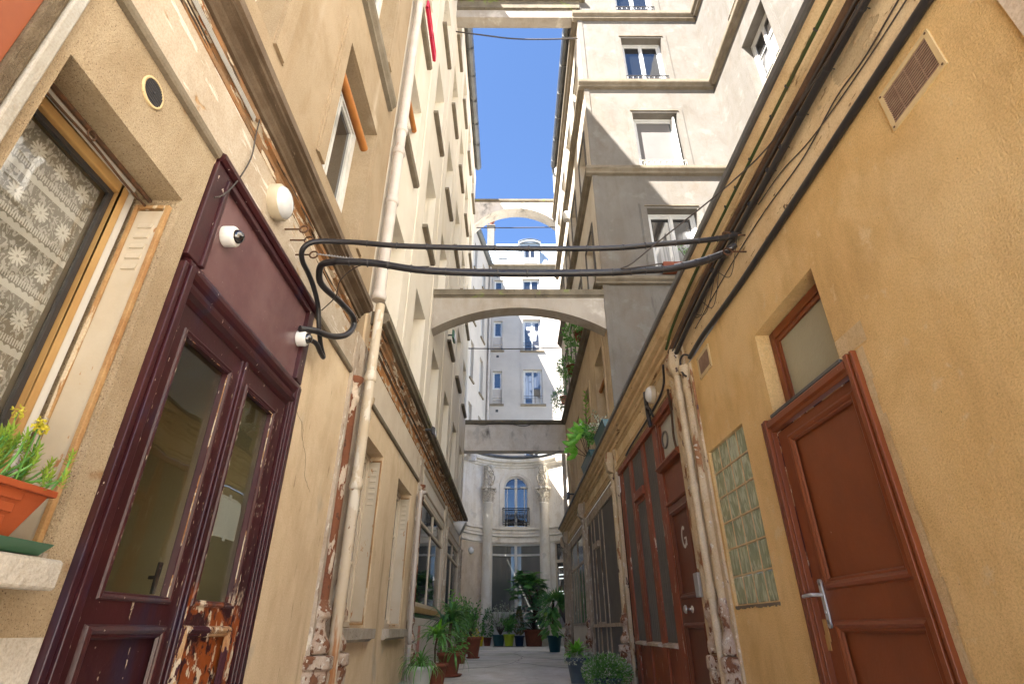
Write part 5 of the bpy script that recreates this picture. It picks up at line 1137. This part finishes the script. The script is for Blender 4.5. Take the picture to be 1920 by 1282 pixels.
# angled wing on the left
A_, B_ = Vector((-2.28, 24.3, 0)), Vector((-1.42, 29.0, 0)); dv = (B_-A_); LW = dv.length; dv.normalize()
FW = Fr(A_, dv, Vector((dv.y, -dv.x, 0)))
hG = thing('narrow_wing', 'narrow angled grey wing between the left facade and the far block', 'building', (-2, 27, 7.9))
wh = [(.9, 1.6, a, b, .2) for a, b in frw]+[(3.0, 3.8, a, b, .2) for a, b in frw]
m = MB(); m.wall(FW, 0, LW, 7.8, 22.2, wh); m.quad((-2.28, 24.3, 7.8), (-8, 24.3, 7.8), (-8, 24.3, 22.2), (-2.28, 24.3, 22.2)); m.quad((-2.285, 17.4, 7.97), (-2.285, 24.3, 7.97), (-2.285, 24.3, 15.4), (-2.285, 17.4, 15.4)); m.quad((-2.285, 17.4, 7.97), (-8, 17.4, 7.97), (-8, 17.4, 15.4), (-2.285, 17.4, 15.4)); part('wall', m, 'render_grey', hG)  # lower side quads: unseen wall added to shade the curved house
for a, b, c, e, q in wh: window(FW, a, b, c, e, .2, hG, 'white_paint', 'pane_dark', .06, sill=(.08, .1, .1), sm='ledge')
m = MB(); m.prof(FW, [(0, 22.0), (.12, 22.0), (.25, 22.1), (.28, 22.25), (.1, 22.5), (-.6, 24), (-.6, 22)], 0, LW+.1); part('roof', m, 'zinc_dark', hG)
pipe('drainpipe', 'rust-jointed drainpipe in the corner of the far grey block', [(-1.32, 28.9, 22), (-1.32, 28.9, 8)], .07, 'pipe_white', [(z, (-1.32, 28.9)) for z in (19, 15.4, 12.0)])

# ------------------------------------------------------------ cables across, hooks, cameras, floodlights
V = Vector
l_ = lambda y, z, d: FL.p(y, z, d)
c1 = [(-1.02, 2.88, 3.245), (-.70, 2.88, 3.215), (.01, 2.88, 3.197), (.65, 2.88, 3.201), (1.014, 2.88, 3.237), (1.343, 2.88, 3.273), (1.53, 2.88, 3.312)]
k1 = [l_(3.34, 2.765, .04), l_(3.46, 2.79, .08), l_(3.55, 2.762, .09), l_(3.645, 2.768, .085), l_(3.56, 2.83, .08), l_(3.46, 2.936, .08), l_(3.38, 3.052, .08), l_(3.24, 3.125, .08), l_(3.10, 3.155, .08), l_(2.96, 3.15, .09), l_(2.88, 3.18, .11), l_(2.86, 3.225, .16), l_(2.87, 3.248, .24), l_(2.88, 3.25, .36)]
K1 = cable(k1+[V(p) for p in c1], .018, 'cable_black', 'cable', 'upper thick black cable slung across the alley', n=10)
k2 = [l_(3.27, 2.80, .03), l_(3.36, 2.835, .10), l_(3.56, 2.90, .15), l_(3.72, 3.0, .2), l_(3.865, 3.16, .2), l_(3.80, 3.22, .2), l_(3.51, 3.17, .19), l_(3.24, 3.13, .15), l_(3.13, 3.145, .15), l_(3.02, 3.165, .20), l_(2.97, 3.15, .30)]
c2 = [(-1.14, 2.95, 3.139), (-.923, 2.95, 3.126), (-.559, 2.95, 3.065), (.011, 2.95, 3.043), (.615, 2.95, 3.052), (.866, 2.95, 3.069), (1.083, 2.95, 3.086), (1.307, 2.95, 3.148), (1.46, 2.95, 3.22), (1.53, 2.93, 3.27)]
K2 = cable(k2+[V(p) for p in c2], .0235, 'cable_black', 'cable', 'lower thick black cable with a big loop on the left wall', n=10)
off = lambda P, d: [V(p)+V((0, 0, d)) for p in P]
cable(off(c1, .019)+[V((1.57, 2.88, 3.33))], .0035, 'wire', 'wire', 'thin carrier wire on top of the upper black cable')
cable(off(c2[:3], .026)+[V((.0, 2.95, 3.075))]+off(c2[4:], .024), .004, 'wire', 'wire', 'thin carrier wire on top of the lower black cable')
for K, P, r in ((K1, c1, .0205), (K2, c2, .0255)):
    Q = [V(p) for p in P]
    for i in range(len(Q)-1):
        for k in range(2):
            m = MB(); c = Q[i].lerp(Q[i+1], (k+.5)/2+rv(-.1, .1)); t = (Q[i+1]-Q[i]).normalized()
            m.lathe(c-t*.006, [(r*.9, 0), (r, .001), (r, .011), (r*.9, .012)], 10, t); m.tube([c, c+V((0, 0, -r*1.35))], .004, 4)
            part('tie', m, 'metal_dark', K)
cable([(1.0, 2.9, 3.09), (.73, 2.9, 3.045), (.80, 2.88, 3.08), (.98, 2.85, 3.23), (1.38, 2.5, 3.42), (1.50, 2.1, 3.40), (1.51, 1.4, 3.33), (1.53, .8, 3.36)], .005, 'wire', 'wire', 'thin wire slanting from the lower cable up to the right cornice', curve=4)
cable([l_(3.43, 3.05, .09), l_(3.36, 3.02, .13), l_(3.24, 3.05, .25), l_(3.1, 3.10, .32), (-1.0, 2.96, 3.12), (-.75, 2.95, 3.10), (-.55, 2.95, 3.10)], .004, 'wire', 'wire', 'thin tail of wire looping beneath the lower cable on the left')
def hook(fr, s, z, lab, eye=True):
    m = MB(); m.tube([fr.p(s, z, 0), fr.p(s, z, .11)], .006, 7)
    m.tube([fr.p(s+.0, z+.028*math.sin(t*.6), .138-.028*math.cos(t*.6)) for t in range(11)], .006, 7)
    m.lathe(fr.p(s, z, 0), [(.016, 0), (.016, .006), (0, .01)], 8, fr.N)
    single('iron_hook', m, 'iron_rust', lab, 'hook', bevel=0)
hook(FL, 2.78, 3.275, 'upper iron hook in the left fascia beneath the round lamp'); hook(FL, 2.88, 3.265, 'middle iron hook holding the upper black cable on the left'); hook(FL, 3.0, 3.235, 'iron eye bolt holding the lower black cable on the left')
hook(FRt, 2.914, 3.20, 'lower iron eye bolt in the right fascia'); hook(FRt, 2.875, 3.31, 'upper iron hook in the right fascia where the cables meet')
m = MB(); m.tube([l_(2.98, 3.225, .17), (-1.2, 2.96, 3.19), (-.85, 2.95, 3.125)], .004, 5, curve=3)
for k in range(14): p = V((-1.30+k*.02, 2.965, 3.21-k*.003)); m.tube([p+V((0, .008*math.cos(t), .008*math.sin(t))) for t in (0, 2, 4)], .0018, 4)
m.tube([(1.50, 2.92, 3.24), (1.30, 2.94, 3.17), (1.1, 2.95, 3.12)], .004, 5, curve=3)
single('tension_wire', m, 'steel_matte', 'twisted silver tension wire between the eye bolts and the lower cable', 'wire')
cable([l_(2.14, 3.545, .05), l_(2.18, 3.45, .03), l_(2.2, 3.30, .03), l_(2.13, 3.05, .04), l_(2.05, 2.88, .045), l_(2.02, 2.84, .03)], .004, 'wire', 'wire', 'thin grey wire hanging from the white conduit to the purple door frame')
m = MB()
for k in range(4): m.tube([l_(.3, 3.500+k*.0145, .035), l_(2.12, 3.507+k*.0145, .035)], .0048, 6)
single('conduit', m, 'white_pvc', 'bundle of four slim white conduits along the left cornice', 'conduit')
for k, (z0, r) in enumerate(((3.60, .006), (3.66, .005), (3.57, .004))):
    cable([l_(5.1, z0, .055), l_(6.5, z0-.015, .06), l_(8.6, z0+.01, .06), l_(10.5, z0-.02, .06), l_(12.8, z0, .06), l_(16.8, z0, .06)], r, 'wire', 'wire', ['middle wire clipped along the orange peeling frieze', 'top wire clipped along the orange peeling frieze', 'lowest wire clipped along the orange peeling frieze'][k])
m = MB(); m.tube([l_(5.12, 3.56, .05), l_(5.0, 3.45, .06), l_(4.98, 3.2, .05), l_(5.05, 2.9, .04)], .006, 6, curve=4); single('wire', m, 'wire', 'wire dropping beside the ochre lower drainpipe', 'wire')
cable([(-1.5, 8.9, 15.216), (-.82, 8.9, 15.074), (.04, 8.9, 14.911), (.9, 8.9, 14.888), (1.83, 8.9, 14.935)], .018, 'wire', 'wire', 'single wire sagging across the blue sky below the topmost beam')
cable([(-1.48, 17.2, 15.43), (.2, 17.2, 15.43), (1.8, 17.2, 15.46)], .02, 'wire', 'wire', 'taut wire across the opening of the far arch')
cable([(-1.49, 16.8, 9.67), (.2, 16.8, 9.66), (1.8, 16.8, 9.71)], .02, 'wire', 'wire', 'taut wire across the far grey block halfway up')
cable([(-1.45, 16.92, 7.0), (-.9, 16.9, 6.9), (-.3, 16.9, 6.98), (.4, 16.9, 6.86), (.8, 16.9, 6.95), (1.2, 16.9, 6.93)], .012, 'wire', 'wire', 'loose wire drooping along the straight grey beam')
def dome(s, z, lab):
    root = thing('security_camera', lab, 'security camera', tuple(l_(s, z-.05, .006)))
    n = FL.N
    m = MB(); m.lathe(l_(s, z, .006), [(.055, 0), (.055, .050), (.050, .060), (.036, .064)], 24, n); part('housing', m, 'plastic_white', root)
    m = MB(); m.lathe(l_(s, z, .066), [(.037, 0), (.036, .012), (.030, .026), (.018, .036), (0, .040)], 20, n); part('lens_dome', m, 'dome_black', root)
dome(2.225, 2.76, 'white dome camera near the top left of the mauve door panel'); dome(3.33, 2.755, 'white dome camera at the right edge of the mauve door panel, under the cable loop')
def flood(p, lab, m1='metal_dark', sx=1, s=1.0):
    root = thing('floodlight', lab, 'floodlight', tuple(p)); p = V(p)
    m = MB(); fr = Fr(p, (0, 1, 0), V((sx, 0, -.5)).normalized()); m.box(fr, -.10*s, .10*s, -.07*s, .07*s, .06, .12); part('housing', m, m1, root, bevel=.008)
    m = MB(); m.box(fr, -.085*s, .085*s, -.055*s, .055*s, .121, .125); part('lens', m, 'glass_diffuser' if m1 == 'metal_dark' else 'pane_grey', root)
    m = MB(); m.tube([p+V((-sx*.06, 0, 0)), p+V((sx*.08, 0, 0))], .02, 8); part('bracket', m, 'metal_dark', root)
flood((-1.28, 8.1, 3.72), 'small black floodlight on the left cornice', s=.9)
flood((-1.40, 10.95, 6.98), 'dark green floodlight on a cream-house sill beneath the first arch', 'green_plastic', s=1.5)
flood((1.42, 12.75, 3.75), 'small black floodlight on the far end of the right roof edge', sx=-1, s=1.1)
m = MB(); m.lathe(l_(14.6, 3.42, .0), [(.05, 0), (.05, .05), (.10, .10), (.20, .30), (.19, .31), (.0, .26)], 16, V((1, 0, -.55)).normalized())
single('wall_lamp', m, 'white_paint', 'white cone-shaped lamp above the furthest left shopfront', 'lamp')

m = MB()
for P_ in ([(-1.3, 9.5), (-.4, 10.6), (.1, 12.2), (.3, 14.5), (.1, 17), (.4, 20)], [(.3, 14.5), (.9, 13.6), (1.4, 13.1)], [(.1, 12.2), (.7, 10.8), (1.2, 9.9)], [(-.9, 18.2), (0, 18.5), (1.1, 18.1)]):
    Q = []
    for a, b in zip(P_, P_[1:]): Q += [(a[0]+(b[0]-a[0])*k/6+rv(-.04, .04), a[1]+(b[1]-a[1])*k/6, gz(a[1]+(b[1]-a[1])*k/6)+.001) for k in range(6)]
    m.tube(Q, .003, 4)
part('ground_cracks', m, 'blind_grey', kind='structure')
# ------------------------------------------------------------ plants
def pot(c, r0, r1, h, m, root, rim=True, saucer=None, sm='terracotta'):
    b = MB(); pr = [(r0, 0), (r1, h*.86)]+([(r1*1.12, h*.87), (r1*1.12, h), (r1*1.0, h)] if rim else [(r1, h), (r1*.93, h)])+[(r1*.9, h*.93)]
    b.lathe(c, pr, 20); part('pot', b, m, root)
    b = MB(); b.lathe((c[0], c[1], c[2]+h*.90), [(r1*.92, 0), (r1*.6, .012), (0, .02)], 14); part('soil', b, 'soil', root)
    if saucer: b = MB(); b.lathe(c, [(saucer*.85, .0), (saucer, .03), (saucer*.95, .032), (saucer*.8, .01)], 18); part('saucer', b, sm, root)
def plant(lab, loc, group=None, name='potted_plant', cat='plant'): return thing(name, lab, cat, loc, group)
def straps(c, n, L, w, el=(.5, 1.4), droop=(1.2, 2.4), zr=0, seg=7, az=None):
    m = MB()
    for i in range(n): m.strap((c[0]+rv(-.02, .02), c[1]+rv(-.02, .02), c[2]+rv(0, zr)), az() if az else rv(0, 2*math.pi), rv(*el), L*rv(.65, 1.1), w*rv(.8, 1.15), rv(*droop), seg)
    return m
def leafcloud(c, rad, n, L, w, up=.3, hollow=.35):
    m = MB(); c = V(c)
    for i in range(n):
        d = rdir(); k = rv(hollow, 1)**.6; p = c+V((d.x*rad[0], d.y*rad[1], d.z*rad[2]))*k
        q = (d+rdir()*.7+V((0, 0, up))).normalized(); m.leaf(p, q, rdir(), L*rv(.6, 1.2), w*rv(.7, 1.2))
    return m
def twiggy(c, h, spread, n, nl, L, w, m=None, s=None, lean=(0, 0)):
    m = m or MB(); s = s or MB(); c = V(c)
    for i in range(n):
        a = rv(0, 2*math.pi); k = rv(.2, 1)*spread; top = c+V((math.cos(a)*k+lean[0], math.sin(a)*k+lean[1], h*rv(.55, 1)))
        mid = c.lerp(top, .5)+V((rv(-.05, .05), rv(-.05, .05), .05)); s.tube([c, mid, top], .006+.004*h, 4, curve=3, taper=.002)
        for j in range(nl):
            t = rv(.25, 1); p = c.lerp(mid, t*2) if t < .5 else mid.lerp(top, t*2-1)
            d = (rdir()+V((0, 0, .3))).normalized(); m.leaf(p+d*rv(0, .05), d, rdir(), L*rv(.6, 1.2), w*rv(.7, 1.2))
    return m, s
def palmate(m, p, az, el, L, lobes=7):      # big hand-shaped leaf
    h = V((math.cos(az)*math.cos(el), math.sin(az)*math.cos(el), math.sin(el))); q = V((-math.sin(az), math.cos(az), 0)); u = h.cross(q)
    for k in range(lobes):
        a = (k-(lobes-1)/2)*(2.4/(lobes-1)); d = h*math.cos(a)+q*math.sin(a)-u*.0; d = (d+V((0, 0, -.15*abs(a)))).normalized()
        m.leaf(p, d, u, L*(1-.22*abs(a)), L*.24)
# left row -------------------
def place(root): return root
r1 = plant('spidery narrow-leaved plant in a white pot, lowest left of the walkway', (-1.10, 7.7, gz(7.7)))
pot((-1.10, 7.7, gz(7.7)), .10, .145, .28, 'white_pot', r1)
part('foliage', straps((-1.10, 7.7, gz(7.7)+.26), 60, .42, .020, (.4, 1.5), (1.6, 3.2)), 'leaf_mid', r1)
part('variegated_leaves', straps((-1.05, 7.72, gz(7.7)+.26), 24, .26, .018, (.3, 1.2), (1.6, 3.0)), 'petal_white', r1)
r1 = plant('bright broad-bladed dracaena behind the white pot', (-.98, 8.2, gz(8.2)))
pot((-.98, 8.2, gz(8.2)), .11, .15, .26, 'terracotta', r1)
m = MB(); m.tube([(-.98, 8.2, gz(8.2)+.2), (-1.0, 8.22, gz(8.2)+.42), (-.97, 8.2, gz(8.2)+.58)], .014, 6, curve=2); part('stem', m, 'bark', r1)
m = straps((-.97, 8.2, gz(8.2)+.55), 30, .42, .05, (.2, 1.4), (1.1, 2.2)); part('foliage', m, 'leaf_mid', r1)
part('young_leaves', straps((-.97, 8.2, gz(8.2)+.58), 10, .34, .055, (.5, 1.3), (.6, 1.6)), 'leaf_bright', r1)
r1 = plant('tall dark yucca with long drooping blades in a terracotta pot and saucer', (-.90, 9.2, gz(9.2)))
pot((-.90, 9.2, gz(9.2)), .12, .17, .30, 'terracotta', r1, saucer=.20)
m = MB(); m.tube([(-.9, 9.2, gz(9.2)+.2), (-.92, 9.22, gz(9.2)+.5), (-.9, 9.25, gz(9.2)+.72)], .022, 7, curve=2); m.tube([(-.92, 9.22, gz(9.2)+.4), (-1.02, 9.3, gz(9.2)+.62)], .016, 6); part('stem', m, 'bark', r1)
m = straps((-.90, 9.25, gz(9.2)+.68), 55, .55, .045, (.0, 1.5), (1.0, 2.4), .1); part('foliage', m, 'leaf_dark', r1)
part('older_leaves', straps((-1.02, 9.3, gz(9.2)+.6), 26, .5, .045, (.1, 1.3), (1.0, 2.3), .05), 'leaf_blue', r1)
part('trailing_leaves', straps((-.82, 9.12, gz(9.2)+.28), 34, .36, .018, (-.2, .9), (1.6, 2.8)), 'leaf_mid', r1)
r1 = plant('leafy trailing plant on the ground between the yucca and the shrub', (-1.0, 10.3, .4))
pot((-1.0, 10.3, .4), .10, .13, .22, 'terracotta', r1)
part('foliage', leafcloud((-.98, 10.3, .85), (.28, .32, .33), 420, .07, .032), 'leaf_mid', r1)
r1 = plant('tall loose shrub with fine leaves beside the second left pilaster', (-1.0, 11.8, .4))
pot((-1.0, 11.8, .4), .13, .17, .28, 'terracotta', r1)
m, s = twiggy((-1.0, 11.8, .62), .92, .36, 20, 30, .07, .028); part('stem', s, 'bark', r1); part('foliage', m, 'leaf_mid', r1)
m, s = twiggy((-1.05, 11.9, 1.0), .75, .25, 8, 14, .06, .03, lean=(-.1, .1)); part('shoots', m, 'leaf_bright', r1)
r1 = plant('bushy green shrub in a red-brown square-rimmed pot', (-.84, 13.9, .4))
pot((-.84, 13.9, .4), .11, .17, .42, 'terracotta', r1, saucer=.16)
m, s = twiggy((-.9, 13.9, .78), .75, .30, 18, 28, .075, .04); part('stem', s, 'bark', r1); part('foliage', m, 'leaf_mid', r1); part('flowers', leafcloud((-.84, 13.9, .9), (.22, .22, .1), 40, .04, .04), 'petal_yellow', r1)
r1 = plant('olive-green shrub furthest along the left wall', (-1.25, 16.4, .4)); pot((-1.25, 16.4, .4), .13, .17, .3, 'terracotta', r1)
m, s = twiggy((-1.2, 16.4, .65), 1.0, .32, 18, 28, .085, .042); part('stem', s, 'bark', r1); part('foliage', m, 'leaf_blue', r1)
r1 = plant('small plant in a bright yellow pot left of the teal pot', (-1.22, 24.2, .4)); pot((-1.22, 24.2, .4), .12, .16, .34, 'yellow_pot', r1, False)
part('foliage', leafcloud((-1.3, 24.2, .95), (.3, .25, .28), 200, .10, .05), 'leaf_mid', r1)
r1 = plant('dark slender climber standing behind the yellow pot', (-.93, 24.7, .4)); pot((-.93, 24.7, .4), .12, .16, .3, 'terracotta', r1)
part('foliage', leafcloud((-.93, 24.7, 1.15), (.22, .2, .62), 420, .09, .05), 'leaf_dark', r1)
r1 = plant('wispy olive-like shrub in a dark teal pot below the shop window', (-.47, 24.3, .4)); pot((-.47, 24.3, .4), .18, .24, .40, 'teal_plastic', r1)
m, s = twiggy((-.40, 24.3, .75), 1.25, .75, 34, 26, .10, .022); part('stem', s, 'bark', r1); part('foliage', m, 'leaf_grey', r1)
r1 = plant('leafy plant in a lime-green pot below the shop window', (-.06, 24.0, .4)); pot((-.06, 24.0, .4), .15, .21, .42, 'lime_pot', r1)
m, s = twiggy((-.06, 24.0, .78), .75, .38, 22, 18, .15, .055); part('stem', s, 'bark', r1); part('foliage', m, 'leaf_mid', r1)
r1 = plant('brown-green dwarf conifer in a navy pot', (.35, 24.3, .4)); pot((.35, 24.3, .4), .15, .19, .36, 'navy_pot', r1)
m = MB()
for i in range(900): z = rv(0, 1); rr = .20*(1-z)**.6*min(1, z*6+.3); a = rv(0, 6.28); p = V((.35+rr*math.cos(a), 24.3+rr*math.sin(a), .75+z*1.0)); m.leaf(p, (math.cos(a)*.5, math.sin(a)*.5, 1), rdir(), .10, .02)
part('foliage', m, 'leaf_brown', r1)
r1 = plant('tall fatsia tree in a large terracotta pot in front of the shop window', (.92, 24.1, .4), name='potted_tree', cat='tree'); pot((.92, 24.1, .4), .30, .37, .58, 'terracotta', r1)
m = MB(); m.tube([(.92, 24.1, .9), (.98, 24.1, 1.5), (.80, 24.1, 2.2), (.72, 24.1, 2.7)], .055, 8, curve=3, taper=.03); m.tube([(.97, 24.1, 1.4), (1.12, 24.1, 1.9), (1.05, 24.1, 2.5)], .045, 8, curve=3, taper=.03); m.tube([(.95, 24.1, 1.3), (.85, 24.05, 1.8), (.55, 24.1, 2.4)], .03, 8, curve=3, taper=.02); part('trunk', m, 'bark', r1)
m = MB(); m2 = MB(); st = MB()
for i in range(125):
    a = rv(0, 6.28); b = rv(-.5, 1.3); k = rv(.5, 1); p = V((.66+math.cos(a)*math.cos(b)*.78*k, 24.1+math.sin(a)*math.cos(b)*.7*k, 2.45+math.sin(b)*.72*k))
    palmate(m if i % 4 else m2, p, a+rv(-.5, .5), rv(-.7, .3), rv(.26, .40)); 
for i in range(14): palmate(m, V((1.15+rv(-.2, .35), 24+rv(-.3, .3), rv(1.9, 2.4))), rv(0, 6.28), rv(-.9, 0), .34)
part('foliage', m, 'leaf_dark', r1); part('young_leaves', m2, 'leaf_mid', r1)
m = MB()
for i in range(56): a = rv(0, 6.28); k = rv(.15, .75); p = V((.92+math.cos(a)*k, 24.05+math.sin(a)*k*.7, 1.15+rv(-.15, .65))); palmate(m, p, a+rv(-.3, .3), rv(-.6, .3), rv(.28, .4)); st.tube([(.92, 24.1, .95), tuple(p)], .008, 4)
part('lower_foliage', m, 'leaf_blue', r1); part('stem', st, 'bark', r1)
m = MB(); m.cube(-.66, .52, 22.9, 23.5, .404, .42); single('doormat', m, 'mesh_grey', 'dark doormat on the ground before the curved facade', 'doormat')
# right side ------------------
r1 = plant('fan palm with broad dark leaves in a teal pot by the far right pilaster', (1.28, 17.9, .4)); pot((1.28, 17.9, .4), .15, .20, .42, 'teal_plastic', r1)
m = MB(); m.tube([(1.28, 17.9, .7), (1.26, 17.9, 1.2), (1.28, 17.9, 1.75)], .04, 8, curve=3); part('stem', m, 'bark', r1)
m = MB()
for j in range(7):
    a0 = rv(0, 6.28); e0 = rv(.2, 1.2); h = V((math.cos(a0)*math.cos(e0), math.sin(a0)*math.cos(e0), math.sin(e0))); p = V((1.28, 17.9, 1.62))+h*.18
    q = h.orthogonal().normalized(); q2 = h.cross(q)
    for k in range(22): t = (k/21-.5)*3.4; d = (h*math.cos(t)+q*math.sin(t)+q2*.12*(k % 2)).normalized(); m.leaf(p, d, q2, .42, .035)
part('fan_leaves', m, 'leaf_dark', r1)
m = MB()
for k in range(46): a = rv(0, 6.28); p = V((1.2+math.cos(a)*.25*rv(.2, 1), 17.8+math.sin(a)*.25, rv(.85, 1.6))); m.leaf(p, (math.cos(a), math.sin(a), -.7), (0, 0, 1), rv(.26, .42), .13)
part('foliage', m, 'leaf_mid', r1)
part('drooping_leaves', straps((1.18, 17.8, 1.25), 26, .5, .05, (-.6, .8), (1.2, 2.2), .3), 'leaf_dark', r1)
r1 = plant('bright green primrose in a blue-grey bucket on the right', (.92, 8.5, gz(8.5))); z = gz(8.5)
pot((.92, 8.5, z), .105, .15, .30, 'blue_grey_pot', r1)
m = straps((.90, 8.5, z+.32), 46, .24, .075, (.3, 1.4), (.5, 1.8)); part('foliage', m, 'leaf_bright', r1)
m = MB()
for k in range(900):
    a = rv(0, 6.28); p = V((.92+math.cos(a)*.18*rv(.4, 1.1), 8.5+math.sin(a)*.18*rv(.4, 1.1), z+.30+rv(-.07, .06))); m.leaf(p, rdir(), rdir(), .028, .016)
part('grey_foliage', m, 'leaf_grey', r1)
r1 = plant('low dense small-leaved shrub at the foot of the right pilaster', (1.18, 7.7, gz(7.7)), name='shrub', cat='shrub'); z = gz(7.7)
pot((1.18, 7.7, z), .14, .18, .16, 'blue_grey_pot', r1)
part('foliage', leafcloud((1.18, 7.7, z+.21), (.30, .30, .20), 3400, .034, .016, hollow=.1), 'leaf_mid', r1); part('pale_leaves', leafcloud((1.18, 7.7, z+.22), (.31, .31, .21), 900, .03, .015, hollow=.5), 'leaf_grey', r1)
# window planter on the left ---
r1 = plant('yellow-flowering succulent in an orange window planter with a green tray', (-1.44, 1.5, 1.14), name='window_planter', cat='planter')
m = MB(); vs = []
y0, y1, zb, zt = 1.14, 1.690, 1.165, 1.325; X0, X1 = -1.60, -1.405
A = [(X0+.02, y0+.03, zb), (X1-.035, y0+.03, zb), (X1-.035, y1-.075, zb), (X0+.02, y1-.075, zb)]; Bt = [(X0, y0, zt-.02), (X1, y0, zt-.02), (X1, y1-.02, zt-.02), (X0, y1-.02, zt-.02)]
m.add(A+Bt, [(0, 1, 2, 3), (0, 1, 5, 4), (1, 2, 6, 5), (2, 3, 7, 6), (3, 0, 4, 7)])
m.cube(X0-.01, X1+.014, y0-.01, y1-.005, zt-.02, zt); 
for k in range(4):
    t = (k+.35)/4.2; xx = X1-.035+.035*t+.001; z = zb+(zt-.02-zb)*t; m.box(Fr((xx, 0, 0), (0, 1, 0), (1, 0, 0)), y0+.05, y1-.13+.03*t, z, z+.026, 0, .006)
part('pot', m, 'terracotta_plastic', r1, bevel=.003)
m = MB(); m.prof(Fr((X1-.1, 0, 0), (0, 1, 0), (1, 0, 0)), [(-.10, 1.147), (.085, 1.147), (.118, 1.172), (.125, 1.178), (-.12, 1.178)], 1.09, 1.735); part('tray', m, 'green_plastic', r1, bevel=.003)
m = MB(); fl = MB(); st = MB()
for i in range(100):
    y = rv(1.13, 1.68); x = rv(-1.56, -1.40); b = V((x, y, zt)); tip = b+V((rv(-.02, .07), rv(-.03, .05), rv(.02, .12) if y > 1.45 else rv(.04, .16)))
    st.tube([b, b.lerp(tip, .5)+V((.008, 0, .0)), tip], .0035, 5, curve=2)
    for k in range(26):
        a = k*2.4; e = .2+.9*k/22; d = V((math.cos(a)*math.cos(e), math.sin(a)*math.cos(e), math.sin(e))); m.leaf(tip-V((0, 0, .03))+V((0, 0, .0018*k)), d, (0, 0, 1), rv(.018, .028), .0065)
for (y, x, z) in ((1.55, -1.42, 1.50), (1.51, -1.46, 1.52), (1.58, -1.43, 1.49), (1.53, -1.40, 1.485)):
    st.tube([(x, y, zt), (x, y, z)], .002, 4)
    for k in range(34): fl.leaf(V((x, y, z))+rdir()*.014, rdir(), rdir(), .012, .007)
part('foliage', m, 'leaf_succulent', r1); part('flowers', fl, 'petal_yellow', r1); part('stem', st, 'leaf_mid', r1)
# plants on the right roof edge and ledges
for i, (y0, y1, lab) in enumerate(((8.2, 9.2, 'dark green trough of small leafy plants on the roof edge, the nearer one'), (9.85, 11.1, 'dark green trough with a tall spiky stem on the roof edge, the farther one'))):
    r1 = plant(lab, (1.58, (y0+y1)/2, 3.69), name='roof_planter', cat='planter')
    m = MB(); m.prof(FRt, [(-.10, 3.70), (.08, 3.70), (.13, 3.92), (.14, 3.92), (.14, 3.94), (-.14, 3.94), (-.13, 3.92)], y0, y1); part('pot', m, 'teal_plastic', r1, bevel=.004)
    if i == 0:
        m, s = twiggy((1.55, 9.0, 3.93), .35, .4, 16, 14, .05, .025); part('stem', s, 'bark', r1); part('foliage', m, 'leaf_grey', r1)
    else:
        m = MB(); s = MB(); s.tube([(1.5, 10.1, 3.9), (1.47, 10.0, 4.5), (1.5, 9.9, 5.15)], .016, 6, curve=3, taper=.006)
        for k in range(44): z = 4.15+k*.023; a = k*2.4; m.leaf((1.485, 9.98-(z-4)*.05, z), (math.cos(a), math.sin(a), .5), (0, 0, 1), .14*(1.1-(k/44)*.5), .03)
        for (x, y, z, a) in ((1.38, 10.3, 4.3, 3.0), (1.30, 10.5, 4.2, 3.4), (1.42, 10.4, 4.45, 2.6), (1.35, 10.6, 4.08, 3.6), (1.45, 10.1, 4.35, 4.0)):
            s.tube([(1.5, 10.3, 3.92), (x, y, z)], .007, 5)
            for b in (-.5, .3, 1.0): m.leaf((x, y, z), (math.cos(a)*math.cos(b), math.sin(a)*.4, math.sin(b)), (0, 1, .3), .30, .11)
        part('stem', s, 'bark', r1); part('foliage', m, 'leaf_bright', r1)
        m, s = twiggy((1.52, 9.9, 3.92), .55, .3, 12, 14, .08, .04); part('lower_foliage', m, 'leaf_mid', r1)
for k, (y, z, lab, mt) in enumerate(((11.4, 7.10, 'nearest potted plant hanging from the first storey ledge on the right', 'leaf_mid'), (13.3, 7.10, 'middle potted plant hanging from the first storey ledge on the right', 'leaf_mid'), (15.5, 7.10, 'pink-potted trailing plant farthest along the ledge on the right', 'leaf_blue'))):
    r1 = plant(lab, (1.64, y, z)); pot((1.66, y, z-.02), .09, .13, .24, 'pink_pot' if k == 2 else 'terracotta', r1)
    m = leafcloud((1.52, y, z+.18), (.26, .34, .30), 420, .085, .035); q = leafcloud((1.45, y+.15, z-.05), (.12, .2, .35), 120, .07, .03); m.add(q.v, q.f); part('foliage', m, mt, r1)
m, s = twiggy((3.55, 8.70, 7.42), .55, .22, 8, 16, .05, .02)
r1 = plant('thin herb in a window box on the white facade', (3.5, 8.68, 7.1), name='window_planter', cat='planter'); part('foliage', m, 'leaf_mid', r1); part('stem', s, 'bark', r1)
m = MB(); m.box(FD, 3.0, 3.9, 7.16, 7.36, .03, .19); part('pot', m, 'terracotta', r1, bevel=.01)

# ------------------------------------------------------------ groups of repeats
GR = {'potted_plant': 'potted plants in the alley and on the ledges', 'wall_lamp': 'wall lamps along the alley', 'drainpipe': 'drainpipes along the alley', 'iron_hook': 'iron hooks holding the cables',
      'security_camera': 'dome cameras on the purple door panel', 'floodlight': 'floodlights above the alley', 'air_vent': 'wall vents', 'bracing_arch': 'arches bracing the two facades',
      'bracing_beam': 'straight beams bracing the two facades', 'roof_planter': 'green troughs on the roof edge', 'cable': 'black cables', 'wire': 'thin wires', 'conduit': 'conduits along the fascias'}
for o in list(COL.objects):
    n = o.name.split('.')[0]
    if o.parent is None and n in GR and not o.get('group'): o['group'] = GR[n]
